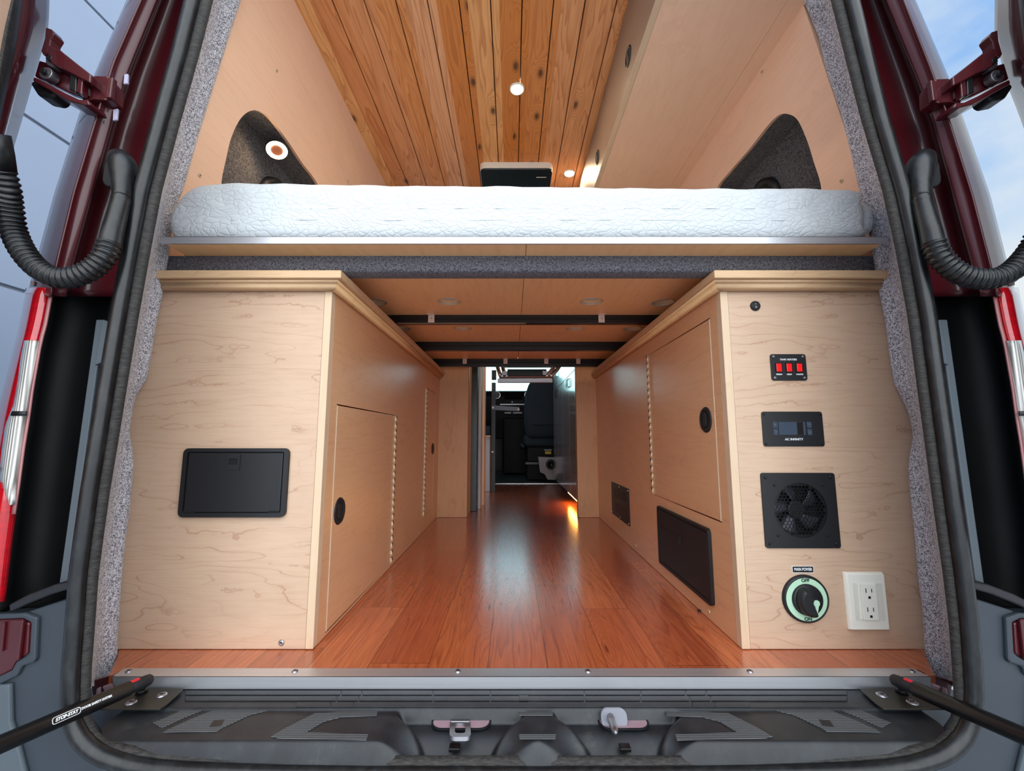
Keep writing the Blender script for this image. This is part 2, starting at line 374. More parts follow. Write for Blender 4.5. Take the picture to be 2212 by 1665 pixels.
_v = MATT.n('ShaderNodeTexVoronoi'); _v.feature = 'DISTANCE_TO_EDGE'; _v.inputs['Scale'].default_value = 46
_c = MATT.co((1, 1, 1.7)); _w = MATT.n('ShaderNodeVectorMath'); _w.operation = 'ADD'; _nn = MATT.n('ShaderNodeTexNoise'); _nn.inputs['Scale'].default_value = 14; MATT.l(_c, _nn.inputs['Vector'])
_ws = MATT.n('ShaderNodeVectorMath'); _ws.operation = 'SCALE'; _ws.inputs['Scale'].default_value = .07; MATT.l(_nn.outputs['Color'], _ws.inputs[0]); MATT.l(_c, _w.inputs[0]); MATT.l(_ws.outputs[0], _w.inputs[1]); MATT.l(_w.outputs[0], _v.inputs['Vector'])
_h = MATT.ramp(_v.outputs['Distance'], [(0, (0, 0, 0)), (.10, (.7, .7, .7)), (.4, (1, 1, 1))])
_h2 = MATT.math('ADD', _h, MATT.math('MULTIPLY', MATT.noise(MATT.co(), 40, 4, .6), .8))
MATT.base(srgb(204, 210, 213)); MATT.set(rough=.85, sheen=.3); MATT.bump(_h2, .42, .0035); MATT = MATT.m

# ================================================================== OUTSIDE
ground = struct(MB().box((-9, -9, -.78), (9, 14, -.72)).put('floor_ground', plain('concrete', srgb(176, 178, 180), .9, grain=.2, gscale=40, bump=.3)))
BLDM = plain('pale_metal_siding', srgb(150, 163, 184), .35, grain=.03, gscale=3)
SEAMM = plain('siding_joint', srgb(120, 128, 140), .6)
bld = thing('building', 'pale grey panelled building wall seen past the left side of the van', 'building', (-3.7, 2, -.72))
for k in range(5):
    z0 = H + 2.31 + 1.26 * (k - 3); z1 = z0 + 1.235
    MB().box((-3.7, -4, z0 if k else -.72), (-3.5, 16, z1)).put('siding_panel', BLDM, bld, bevel=.004)
MB().box((-3.71, -4, -.72), (-3.52, 16, H + 2.31 + 1.26 * 2 - .025)).put('joint_backing', SEAMM, bld)

# ================================================================== ROOM SHELL
XL, XR = -.442, .511                       # aisle-side faces of the two cabinets
YE = 2.547                                 # far end of the cabinets
ZC = H + 1.43                              # ceiling height
BZ = H + .4476                             # underside of the bed panel
Yt_ = P(1106, 1443, Z=0).y; fl0, fl1 = P(262, 1443, Z=0).x, P(1992, 1443, Z=0).x
struct(MB().prism([(fl0, .898), (fl1, .898), (fl1 / Yt_ * .97 * 1.012, .97), (fl1 / Yt_ * 1.0 * 1.012, 1.002), (.93, 1.01), (.94, 1.06), (.94, 4.36), (-.90, 4.36), (-.90, 1.06), (-.91, 1.01), (fl0 / Yt_ * 1.0 * 1.012, 1.002), (fl0 / Yt_ * .97 * 1.012, .97)], -.018, 0).put('floor', FLOORM))
# ceiling: cedar boards with real gaps, a dark liner behind
cb = MB(); xe = [-.698 + .1045 * k for k in range(0, 13)]
for a, b in zip(xe, xe[1:]): cb.box((a + .0018, .86, ZC), (b - .0018, 4.3, ZC + .012))
ceil = struct(cb.put('ceiling', CEDAR, bevel=.0015))
struct(MB().box((-.95, .82, ZC + .013), (.97, 6.6, ZC + .03)).put('ceiling_liner', BLACKHOLE, ceil))
edge = MB(F((0, 0, 0), (1, 0, 0), (0, 0, 1)))
edge.prism([(-.72, ZC - .001), (-.665, ZC - .001), (-.668, ZC - .012), (-.70, ZC - .020), (-.72, ZC - .02)], -4.3, -.9)
struct(edge.put('trim_1', CEDAR, bevel=.003))
# tilted upper wall panels with the rounded window openings
LA, LB = Vector((-.705, 0, ZC)), Vector((-.8615, 0, H + .62))
RA, RB = Vector((.785, 0, H + 1.155)), Vector((.901, 0, H + .60))
def wall_panel(name, A, B, hole_px, edge_px, side, thick=.012):
    d = (B - A).normalized(); n = Vector((0, 1, 0)).cross(d)
    M = F(A, (0, 1, 0), d); Mi = M.inverted()
    nn = M.to_3x3() @ Vector((0, 0, 1))
    loc = lambda u, v: (Mi @ onplane(u, v, A, nn)).to_2d()
    hole = [loc(*p) for p in hole_px]
    hole = smooth_poly([h.to_3d() for h in hole], 6); hole = [(h.x, h.y) for h in hole]
    ed = [loc(*p) for p in edge_px]
    L = (B - A).length + .22
    YX = 2.62 if side == 'left' else 4.3
    outer = [(YX, 0), (YX, L), (1.0, L), (1.0, 0)]
    mb = MB(M); s = 1 if side == 'left' else -1
    z = (0, -thick) if (nn.x > 0) == (side == 'left') else (0, thick)
    mb.plate(outer, [hole], *z)
    o = struct(mb.put(name, MAPLE_W))
    return M, hole, o, (1 if z[1] < 0 else -1)
hl = [(478, 400), (488, 345), (500, 296), (520, 256), (543, 239), (568, 243), (590, 262), (620, 302), (652, 350), (690, 405), (705, 470), (600, 500), (480, 480)]
hr = [(1548, 408), (1575, 372), (1620, 320), (1655, 275), (1680, 250), (1700, 246), (1722, 258), (1742, 300), (1758, 350), (1774, 408), (1770, 480), (1650, 505), (1530, 470)]
ML, holeL, wl, sgL = wall_panel('wall_left', LA, LB, hl, [(505, -60), (497, 40), (470, 150), (430, 290), (388, 400)], 'left')
MR, holeR, wr, sgR = wall_panel('wall_right', RA, RB, hr, [(1760, 20), (1785, 120), (1812, 190), (1845, 300), (1890, 430)], 'right')
def niche(M, hole, sg, wallobj, depth=.10):
    """carpeted pocket behind the opening: a rim that narrows inwards and a back"""
    cx = sum(p[0] for p in hole) / len(hole); cy = sum(p[1] for p in hole) / len(hole)
    rows = []
    for k, (dz, s) in enumerate(((.011, 1.015), (.03, 1.0), (.06, .97), (depth, .93))):
        rows.append([(cx + (p[0] - cx) * s, cy + (p[1] - cy) * s, -sg * dz) for p in hole])
    mb = MB(M); mb.loft(rows, True); 
    n = len(hole); vs = [mb.v(p) for p in rows[-1]]; mb.f(vs)
    o = struct(mb.put('niche_carpet', CARPET_D, wallobj))
    return cx, cy
nl = niche(ML, holeL, sgL, wl); nr = niche(MR, holeR, sgR, wr)
# black round speaker ports at the bottom of the niches
for M_, A, px, sg, wo_, lab in ((ML, LA, (592, 402), sgL, wl, 'left'), (MR, RA, (1652, 404), sgR, wr, 'right')):
    nn = M_.to_3x3() @ Vector((0, 0, 1)); q = M_.inverted() @ onplane(px[0], px[1], Vector(A) - nn * sg * .098, nn)
    mb = MB(M_); mb.lathe(q.x, q.y + .045, [(.0, -sg * .096), (.035, -sg * .094), (.048, -sg * .082), (.058, -sg * .074), (.070, -sg * .078), (.072, -sg * .099)])
    tag(mb.put('round_port', BLACKP, smooth=True), 'black round port in the charcoal carpeted niche of the %s upper wall' % lab, 'port')
# walls below the bed, behind the cabinets, and forward of them
struct(MB().box((-.93, 1.06, .001), (-.90, 2.62, H + .60)).put('wall_left_lower', MAPLE_W, wl))
struct(MB().box((.94, 1.06, .001), (.97, 4.4, H + .58)).put('wall_right_lower', MAPLE_W, wr))

# ================================================================== VAN BODY
def tab(pts):
    vs = [p[1] for p in pts]; us = [p[0] for p in pts]
    return lambda v: float(np.interp(v, vs, us)) if vs[0] <= v <= vs[-1] else (us[0] + (v - vs[0]) * (us[1] - us[0]) / (vs[1] - vs[0]) if v < vs[0] else us[-1] + (v - vs[-1]) * (us[-1] - us[-2]) / (vs[-1] - vs[-2]))
SEAL_L = tab([(400, 0), (375, 100), (331, 258), (290, 410), (265, 540), (238, 690), (213, 840), (197, 940), (177, 1060), (163, 1160), (152, 1245), (145, 1345), (137, 1450), (135, 1530)])
CARP_OL = tab([(455, 0), (420, 130), (380, 270), (350, 440), (330, 540), (300, 690), (290, 745), (272, 840), (250, 990), (232, 1110), (212, 1245), (207, 1345), (203, 1420), (203, 1480)])
CARP_IL = tab([(521, 0), (498, 70), (470, 160), (430, 290), (396, 410), (380, 450), (372, 500), (364, 556), (357, 600), (350, 645), (338, 700), (325, 780), (318, 818), (302, 842), (290, 868), (284, 905), (280, 940), (287, 968), (289, 1010), (285, 1055), (280, 1110), (272, 1160), (264, 1245), (257, 1345), (254, 1395), (257, 1440), (259, 1455)])
CARP_OR = tab([(1800, 0), (1835, 130), (1880, 290), (1912, 420), (1935, 540), (1958, 650), (1975, 770), (1985, 840), (1998, 940), (2014, 1050), (2025, 1150), (2035, 1245), (2050, 1340), (2057, 1420), (2060, 1490)])
CARP_IR = tab([(1735, 0), (1768, 80), (1785, 155), (1815, 240), (1840, 340), (1857, 420), (1872, 480), (1886, 555), (1894, 610), (1900, 640), (1912, 700), (1922, 780), (1931, 828), (1943, 852), (1960, 885), (1969, 920), (1972, 945), (1965, 980), (1961, 1015), (1967, 1080), (1974, 1150), (1982, 1245), (1992, 1320), (1997, 1400), (1997, 1450)])
SEAL_R = tab([(1855, 0), (1880, 100), (1920, 258), (1966, 410), (1995, 540), (2022, 690), (2042, 840), (2056, 940), (2072, 1060), (2086, 1160), (2098, 1245), (2110, 1345), (2118, 1450), (2122, 1530)])
C1_L = tab([(340, 0), (278, 152), (240, 266), (197, 420), (152, 585), (145, 640)]); C2_L = tab([(303, 0), (243, 137), (215, 228), (157, 420), (118, 582), (108, 640)]); C3_L = tab([(273, 0), (203, 162), (175, 233), (116, 420), (66, 607), (58, 640)])
C1_R = tab([(1913, 0), (1981, 165), (2019, 266), (2060, 420), (2107, 592), (2116, 640)]); C2_R = tab([(1953, 0), (2011, 147), (2044, 238), (2101, 420), (2143, 582), (2156, 640)]); C3_R = tab([(1978, 0), (2054, 177), (2077, 243), (2139, 420), (2188, 612), (2196, 640)])
YS = .74
van = thing('van_body', 'dark maroon van body with shiny painted pillars around the open rear doorway', 'van', (.02, .74, -.5))
def vs_(a, b, n): return [a + (b - a) * i / n for i in range(n + 1)]
for side, S, c1, c2, c3 in (('L', SEAL_L, C1_L, C2_L, C3_L), ('R', SEAL_R, C1_R, C2_R, C3_R)):
    sg = -1 if side == 'L' else 1; rows = []
    for v in vs_(-260, 640, 60):
        a, b, c, d = S(v), c1(v), c2(v), c3(v)
        r = [P(a - sg * 14, v, .775), P(a + sg * 3, v, .80), P(a + (b - a) * .5, v, .805), P(a + (b - a) * .80, v, .79), P(b - sg * 5, v, .765), P(b, v, .748), P(b + sg * 3, v, .745),
             P(b + (c - b) * .45, v, .742), P(c - sg * 5, v, .732), P(c - sg * 1, v, .728), P(c + sg * 2, v, .732), P(c + (d - c) * .45, v, .742), P(c + (d - c) * .85, v, .765), P(d, v, .80)]
        q = r[-1]; r += [Vector((q.x + sg * .012, .90, q.z)), Vector((q.x + sg * .10, 1.25, q.z)), Vector((q.x + sg * .12, 2.62 if side == 'L' else 6.6, q.z))]
        rows.append(r)
    MB().loft(rows).put('rear_pillar', PAINT, van, solid=.003)
    # lower sides below the shoulder, hidden behind the lamps
    for y0, y1 in (((1.3, 2.62), (4.35, 6.6)) if side == 'L' else ((1.3, 6.6),)): MB().box((sg * 1.08 + .02, y0, -.5), (sg * 1.10 + .02, y1, H + .35)).put('side_panel', PAINT, van)
MB().box((-.98, .80, ZC + .06), (1.02, 6.6, ZC + .10)).box((-.98, .78, ZC - .02), (1.02, .85, ZC + .10)).put('roof_panel', PAINT, van, bevel=.02)
MB().box((-.96, .80, -.50), (1.0, 6.6, -.10)).put('underbody', BLACKM, van)
# recessed black panels between seal and lamp, below the paint
LAMP_L = tab([(110, 632), (97, 700), (86, 740), (68, 840), (60, 900), (50, 960), (38, 1050), (30, 1100), (22, 1160), (5, 1300)])
LAMPO_L = tab([(66, 615), (45, 720), (24, 800), (-2, 900), (-20, 1000), (-36, 1150), (-50, 1300)])
for side in ('L', 'R'):
    rows = []; sg = -1 if side == 'L' else 1
    for v in vs_(596, 1330, 30):
        a = SEAL_L(v) if side == 'L' else SEAL_R(v); b = LAMP_L(v) if side == 'L' else mu(LAMP_L(v)) + 4
        rows.append([P(a - sg * 12, v, .775), P(a + sg * 4, v, .83), P(a + (b - a) * .35, v, .835), P(a + (b - a) * .6, v, .82), P(b - sg * 14, v, .80), P(b + sg * 6, v, .765), P(b + sg * 30, v, .79)])
    MB().loft(rows).put('lamp_recess', BLACKG, van, solid=.004)
    # grey check strap channel standing in the recess
    m_ = (lambda u: u) if side == 'L' else mu
    mb = MB()
    quad = [(207, 690), (224, 690), (145, 1262), (127, 1262)]
    A = [P(m_(u), v, .79) for u, v in quad]; B = [P(m_(u), v, .79) + Vector((0, .03, 0)) for u, v in quad]
    mb.hexa(A + B).put('recess_strip', STRIPG, van, bevel=.002)
    quad = [(220, 689), (238, 697), (226, 780), (203, 789)]
    A = [P(m_(u), v, .775) for u, v in quad]; B = [P(m_(u), v, .775) + Vector((0, .02, 0)) for u, v in quad]
    MB().hexa(A + B).put('strip_bracket', STRIPG, van, bevel=.002)
    mb = MB(); quad = [(18, 1306), (60, 1284), (118, 1262), (152, 1256), (152, 1272), (110, 1284), (60, 1304), (20, 1322)]
    mb.prism([(0, 0)] * 0 or [(P(m_(u), v, .76).x, P(m_(u), v, .76).z) for u, v in quad], 0, .03) if False else None
    a = [P(m_(u), v, .752) for u, v in quad]; n = len(a); va = [mb.v(p) for p in a]; vb = [mb.v(p + Vector((0, .04, 0))) for p in a]
    mb.f(va); mb.f(vb[::-1]); [mb.f([va[i], va[(i + 1) % n], vb[(i + 1) % n], vb[i]]) for i in range(n)]
    mb.put('bumper_top_ledge', BLACKP, van, bevel=.003)
# bumper corners in grey plastic with a maroon inset
def slab(poly, Y, t=.03, mirror=False, mbld=None):
    mb = mbld or MB(); f = mu if mirror else (lambda u: u)
    a = [P(f(u), v, Y) for u, v in poly]; n = len(a); va = [mb.v(p) for p in a]; vb = [mb.v(p + Vector((0, t, 0))) for p in a]
    mb.f(va); mb.f(vb[::-1])
    for i in range(n): mb.f([va[i], va[(i + 1) % n], vb[(i + 1) % n], vb[i]])
    return mb
for mir in (False, True):
    outer = [(-120, 1338), (52, 1330), (56, 1322), (150, 1292), (146, 1345), (140, 1440), (138, 1520), (150, 1580), (185, 1632), (240, 1668), (320, 1700), (420, 1730), (300, 1760), (-120, 1760)]
    slab(outer, .765, .04, mir).put('bumper_corner', GREYP, van, bevel=.004)
    rim = [(-120, 1330), (52, 1324), (80, 1334), (76, 1425), (70, 1432), (45, 1440), (36, 1460), (0, 1478), (-120, 1490), (-120, 1470), (-4, 1462), (24, 1448), (34, 1430), (56, 1418), (62, 1412), (66, 1345), (48, 1336), (-120, 1344)]
    slab(rim, .758, .012, mir).put('bumper_lip', GREYP, van, bevel=.003)
    slab([(-120, 1342), (48, 1336), (64, 1346), (60, 1412), (34, 1430), (24, 1448), (-4, 1464), (-120, 1476)], .762, .006, mir).put('painted_inset', PAINT, van, bevel=.003)
    slab([(4, 1345), (10, 1345), (4, 1408), (-2, 1408)], .758, .004, mir).put('inset_rib', PAINT, van, bevel=.001)
    slab([(42, 1340), (50, 1340), (40, 1426), (30, 1430)], .756, .006, mir).put('inset_rib', PAINT, van, bevel=.002)
    slab([(-120, 1474), (0, 1480), (20, 1478), (22, 1560), (40, 1620), (60, 1700), (-120, 1700)], .757, .008, mir).put('bumper_face', STRIPG, van, bevel=.003)
# metal lip visible in the corners beside the threshold
for mir in (False, True):
    slab([(196, 1472), (262, 1452), (262, 1500), (205, 1520)], .905, .01, mir).put('threshold_metal', PAINT, van)
    slab([(218, 1484), (240, 1476), (250, 1492), (228, 1500)], .895, .006, mir).put('threshold_tab', PAINT_IN, van, bevel=.003)
    slab([(208, 1488), (213, 1486), (212, 1506), (206, 1510)], .890, .006, mir).put('threshold_tab', PAINT_IN, van, bevel=.001)

MB().box((-.90, .755, -.50), (.94, .80, -.10)).put('bumper_beam', GREYP, van, bevel=.01)
for q_ in ([(268, 160), (276, 159), (275, 180), (266, 181)], [(244, 236), (254, 234), (252, 258), (243, 260)]):
    slab(q_, .742, .004).put('sealant_patch', plain('sealant', srgb(168, 166, 190), .5) if 'sealant' not in bpy.data.materials else bpy.data.materials['sealant'], van, bevel=.001)['label'] = 'white sealant patch'
# door seal: rubber bulb + ribbed gripping edge swept round the opening
def seal_path(off, Y=YS):
    L = [(SEAL_L(v) + off, v) for v in vs_(-260, 1500, 60)]
    def corner(f): return [(f(u), v) for u, v in ((136 + off, 1530), (142 + off * .95, 1562 - off * .12), (160 + off * .85, 1600 - off * .35), (195 + off * .65, 1634 - off * .6), (245 + off * .4, 1658 - off * .85), (330 + off * .15, 1676 - off * .95), (500, 1686 - off), (800, 1692 - off))]
    R = [(SEAL_R(v) - off, v) for v in vs_(-260, 1500, 60)]
    pts = L + corner(lambda u: u) + list(reversed(corner(mu))) + list(reversed(R))
    top = []
    return [P(u, v, Y) for u, v in pts]
seal = thing('door_seal', 'black rubber weather seal running round the rear door opening', 'seal', (.02, .74, -.1))
p_ = seal_path(17); MB().tube(smooth_poly(p_, 2, False), .0125, 14).put('bulb', RUBBER, seal)
p2 = seal_path(3); MB().tube(smooth_poly(p2, 2, False), .0045, 8).put('outer_lip', RUBBER, seal)
pa, pb = seal_path(28, .745), seal_path(61, .752); pc = seal_path(58, .775)
MB().loft([[a, a.lerp(b, .3) + Vector((0, -.004, 0)), a.lerp(b, .6) + Vector((0, -.004, 0)), b, c] for a, b, c in zip(pa, pb, pc)]).put('grip_edge', RUBBER2, seal, solid=.003)
# ribs on the gripping edge
rb = MB(); pts = [(a.lerp(b, .5), a.lerp(b, .88)) for a, b in zip(seal_path(28, .745), seal_path(61, .752))]
for side_pts in (pts[:61], pts[-61:]):
    for (a, b), (c, d) in zip(side_pts, side_pts[1:]):
        for k in range(6):
            q0 = a.lerp(c, k / 6) + Vector((0, -.004, 0)); q1 = b.lerp(d, k / 6) + Vector((0, -.001, 0)); t = (c - a).normalized() * .0012
            rb.hexa([q0 - t, q1 - t, q1 + t, q0 + t, q0 - t + Vector((0, .004, 0)), q1 - t + Vector((0, .004, 0)), q1 + t + Vector((0, .004, 0)), q0 + t + Vector((0, .004, 0))])
o = rb.put('grip_ribs', RUBBER2, seal); o['kind'] = 'stuff'

# carpeted pillars
for side, co, ci in (('left', CARP_OL, CARP_IL), ('right', CARP_OR, CARP_IR)):
    sg = -1 if side == 'left' else 1; rows = []
    for v in vs_(-200, 1482, 150):
        a, b = co(v), ci(v); vb = min(v, 1450) if side == 'left' else min(v, 1450)
        rows.append([P(a + sg * 14, v, .765), P(a + sg * 3, v, .85), P(a, v, .90), P(a + (b - a) * .12, v, .935), P(a + (b - a) * .4, v - (v - vb) * .4, .962), P(a + (b - a) * .75, v - (v - vb) * .75, .975),
                     P(a + (b - a) * .95, vb, .985), P(b, vb, .995), P(b + sg * 2, vb, 1.01), P(b + sg * 14, vb, 1.08)])
    struct(MB().loft(rows).put('trim_%d' % (2 if side == 'left' else 3), CARPET))

# tail lamps
REDL = NM('red_lens'); _n = REDL.noise(REDL.co((4, 4, 60)), 3, 2); REDL.base(REDL.mix(_n, srgb(150, 8, 20), srgb(205, 20, 34))); REDL.set(rough=.12, coat=1); REDL = REDL.m
CLEARL = NM('ribbed_clear_lens'); _w = CLEARL.n('ShaderNodeTexWave'); _w.wave_type = 'BANDS'; _w.bands_direction = 'X'; _w.inputs['Scale'].default_value = 60; _w.inputs['Distortion'].default_value = 3; _w.inputs['Detail Scale'].default_value = .5; CLEARL.l(CLEARL.co((1, 1, .1)), _w.inputs['Vector']); CLEARL.base(CLEARL.ramp(_w.outputs['Fac'], [(0, srgb(120, 116, 112)), (.6, srgb(190, 188, 182)), (1, srgb(225, 224, 216))])); CLEARL.set(rough=.15, coat=1); CLEARL.bump(_w.outputs['Fac'], .5, .002); CLEARL = CLEARL.m
for side in ('left', 'right'):
    f = (lambda u: u) if side == 'left' else (lambda u: mu(u) + 4); sg = -1 if side == 'left' else 1
    t = thing('tail_light', 'tall red and clear tail light on the %s rear corner of the van' % side, 'tail light', P(f(40), 900, .78))
    rows = []
    for v in vs_(622, 1300, 40):
        a, b = LAMP_L(v), LAMPO_L(v); k = min(1, (v - 622) / 30)
        rows.append([P(f(a), v, .80), P(f(a), v, .758), P(f(a - 4), v, .745), P(f(a + (b - a) * .35), v, .738), P(f(a + (b - a) * .7), v, .752), P(f(b), v, .79), P(f(b - 3), v, .86)])
    MB().loft(rows).put('red_lens', REDL, t, solid=.004)
    CI = tab([(58, 733), (50, 770), (44, 820), (32, 880), (16, 920), (8, 980), (4, 1030), (12, 1060), (26, 1092)])
    rows = []
    for v in vs_(736, 1090, 30):
        a, b = LAMP_L(v) - 3, CI(v); 
        if a < b + 1: a = b + 1
        rows.append([P(f(a + (b - a) * q), v, .741 - .006 * math.sin(PI * q) - (.002 if q not in (0, 1) else 0)) for q in (0, .2, .4, .6, .8, 1)])
    MB().loft(rows).put('clear_lens', CLEARL, t, solid=.003)
    q = [P(f(u), v, .738) for u, v in ((80, 886), (22, 886), (20, 897), (78, 897))]
    rows = [[P(f(LAMP_L(v) - 3 + (CI(v) - LAMP_L(v) + 3) * s), v, .731) for s in (0, .5, 1)] for v in (888, 898)]
    MB().loft(rows).put('divider', BLACKP, t, solid=.002)
    rows = [[P(f(LAMP_L(v) - 1), v, .742), P(f(LAMP_L(v) + 3), v, .740), P(f(LAMP_L(v) + 4), v, .76)] for v in vs_(630, 1110, 20)]
    MB().loft(rows).put('bright_edge', plain('pale_pink_edge', srgb(176, 120, 120), .4), t, solid=.002)
    MB().hexa([P(f(u), v, y) for u, v, y in ((66, 606, .76), (150, 622, .79), (150, 628, .79), (66, 616, .76), (66, 606, .80), (150, 622, .83), (150, 628, .83), (66, 616, .80))]).put('top_ledge', PAINT, t)

# wiring conduits between body and doors
def conduit(f, hose, lab):
    c = thing('wiring_conduit', lab, 'conduit', P(f(262), 380, .77))
    boot = [P(f(258), 342, .765), P(f(262), 348, .745), P(f(265), 362, .735), P(f(265), 385, .73), P(f(264), 405, .725), P(f(263), 428, .72)]
    MB().tube(smooth_poly(boot, 4, False), list(np.interp(np.linspace(0, 1, 21), [0, .15, .35, .7, 1], [.013, .020, .0225, .017, .0135])), 18).put('boot', RUBBER, c, smooth=True)
    pl = MB(); a = P(f(250), 375, .755)
    pl.M = REAR(a); pl.prism(rr(0, 0, .040, .062, .018), -.01, .006); pl.put('boot_flange', BLACKP, c, bevel=.003)
    sl = [P(f(263), 426, .72), P(f(260), 440, .718), P(f(254), 462, .715), P(f(243), 500, .708), P(f(237), 528, .705)]
    pth = smooth_poly(sl, 6, False); n = len(pth)
    rad = [.0135 + .0012 * (math.sin(i * 3.2) > 0) * (i < 6) + .003 * min(1, i / (n - 1)) for i in range(n)]
    MB().tube(pth, rad, 18).put('sleeve', RUBBER, c, smooth=True)
    hp = smooth_poly([P(f(u) if f is not mu else u, v, y) for u, v, y in hose], 40, False)
    # resample evenly and corrugate
    d = [0]
    for p, q in zip(hp, hp[1:]): d.append(d[-1] + (q - p).length)
    N = int(d[-1] / .0011); pts = []; rs = []; j = 0
    for i in range(N):
        s = d[-1] * i / (N - 1)
        while j < len(d) - 2 and d[j + 1] < s: j += 1
        k = (s - d[j]) / max(1e-9, d[j + 1] - d[j]); pts.append(hp[j].lerp(hp[j + 1], k)); rs.append(.0146 + .0034 * (.5 + .5 * math.sin(s / .0088 * 2 * PI)) ** .6)
    MB().tube(pts, rs, 16).put('corrugated_hose', RUBBER, c)
    e = [hp[-1] + (hp[-1] - hp[-4]).normalized() * k for k in (-.005, .02, .05)]
    MB().tube(e, [.0175, .020, .022], 16).put('end_cuff', RUBBER, c, smooth=True)
conduit(lambda u: u, [(237, 526, .705), (226, 553, .702), (200, 580, .70), (165, 597, .697), (125, 600, .694), (85, 582, .69), (52, 546, .686), (30, 500, .683), (21, 450, .672), (14, 405, .655), (2, 362, .640)], 'black corrugated wiring hose hanging from the left pillar to the left door')
conduit(mu, [(2017, 526, .705), (2030, 553, .702), (2056, 580, .70), (2090, 598, .697), (2128, 603, .694), (2165, 596, .69), (2200, 572, .686), (2235, 528, .680), (2258, 470, .66)], 'black corrugated wiring hose hanging from the right pillar to the right door')

# hinges
def hinge(f, lab, dv=0):
    Q = lambda u, v, y: P(f(u), v + dv, y)
    h = None
    def sl(poly, Y, t, name, mat, bev=.002):
        mb = MB(); a = [Q(u, v, Y) for u, v in poly]; n = len(a); va = [mb.v(p) for p in a]; vb = [mb.v(p + Vector((0, t, 0))) for p in a]
        mb.f(va); mb.f(vb[::-1]); [mb.f([va[i], va[(i + 1) % n], vb[(i + 1) % n], vb[i]]) for i in range(n)]
        return mb.put(name, mat, h or van, bevel=bev)
    h = sl([(186, 172), (205, 163), (232, 164), (240, 178), (238, 212), (225, 216), (200, 214), (186, 218), (178, 226), (176, 190)], .722, .028, 'door_hinge', PAINT)
    sl([(232, 166), (244, 166), (238, 210), (226, 210)], .716, .01, 'bracket_rib', PAINT)
    sl([(104, 96), (130, 108), (165, 136), (196, 160), (194, 178), (172, 168), (140, 150), (112, 138), (102, 124)], .700, .035, 'upper_arm', PAINT)
    sl([(73, 165), (100, 178), (140, 200), (170, 214), (190, 216), (194, 226), (180, 226), (150, 218), (110, 196), (70, 174)], .700, .035, 'lower_arm', PAINT)
    sl([(84, 130), (112, 138), (150, 152), (190, 172), (186, 212), (150, 200), (104, 178), (74, 164)], .722, .012, 'web', PAINT)
    sl([(152, 152), (166, 158), (164, 200), (148, 192)], .708, .012, 'web_rib', BLACKM)
    sl([(168, 160), (180, 166), (176, 204), (164, 198)], .706, .012, 'web_rib', PAINT)
    MB().cyl(Q(193, 168, .725), Q(190, 212, .725), .008).put('pin', PAINT, h)
    for u, v in ((112, 130), (98, 157)):
        mb = MB(); a = Q(u, v, .705); mb.cyl(a, a + Vector((0, .015, 0)), .012); mb.put('bolt_washer', STEEL, h, bevel=.001)
        MB().cyl(a + Vector((0, -.006, 0)), a + Vector((0, .006, 0)), .006, 6).put('bolt', BLACKM, h, bevel=.001)
    sl([(64, 180), (72, 172), (118, 194), (118, 204), (106, 210), (80, 205)], .712, .03, 'rubber_stop', BLACKP, .004)
    sl([(98, 58), (110, 62), (116, 72), (108, 84), (104, 112), (92, 118), (88, 110), (96, 82)], .700, .02, 'door_bracket', PAINT)
    return h
hinge(lambda u: u, 'maroon upper hinge carrying the open left rear door')
hinge(mu, 'maroon upper hinge carrying the open right rear door', 6)

# the opened rear doors, swung back beside the camera
def reardoor(n, f, e1, e2, e3):
    D = struct(bpy.data.objects.new('door_%d' % n, None)); COL.objects.link(D); D.location = P(f(60), 200, .72); WL[D.name] = D.location.copy()
    sgn = -1 if n == 1 else 1
    E1, E2, E3 = tab(e1), tab(e2), tab(e3)
    rows = []; rows2 = []; rows3 = []
    for v in vs_(-200, 1240, 60):
        a, b, c = E1(v), E2(v), E3(v)
        A, B, Cc = P(a, v, .74), P(b, v, .66), P(c, v, .63)
        back = Vector((Cc.x + sgn * .25, .05, Cc.z)) 
        rows.append([A + Vector((sgn * .09, .03, 0)), A + Vector((sgn * .02, .012, 0)), A, P(a + sgn * 8, v, .728), B.lerp(A, .5), B])
        rows2.append([B + Vector((0, -.001, 0)), B.lerp(Cc, .3) + Vector((-sgn * .006, -.006, 0)), B.lerp(Cc, .7) + Vector((-sgn * .006, -.006, 0)), Cc])
        rows3.append([Cc, Cc.lerp(back, .5), back, back + Vector((sgn * .09, 0, 0)), A + Vector((sgn * .11, .02, 0))])
    MB().loft(rows).put('door_shell', PAINT, D, solid=.002)
    MB().loft(rows2).put('edge_seal', RUBBER2, D, solid=.003)
    MB().loft(rows3).put('inner_panel', MAPLE_W if n == 1 else PAINT, D, solid=.004)
reardoor(1, lambda u: u, [(107, 0), (105, 60), (94, 100), (76, 160), (52, 245), (25, 335), (-10, 420), (-60, 640)], [(44, 0), (30, 100), (12, 190), (-10, 290), (-50, 420), (-110, 640)], [(24, 0), (8, 70), (-14, 190), (-36, 290), (-76, 420), (-140, 640)])
reardoor(2, mu, [(2149, 0), (2148, 65), (2158, 115), (2172, 175), (2200, 245), (2232, 335), (2264, 420), (2320, 640)], [(2204, 0), (2216, 100), (2238, 190), (2262, 290), (2300, 420), (2360, 640)], [(2216, 0), (2228, 70), (2254, 190), (2280, 290), (2330, 420), (2400, 640)])

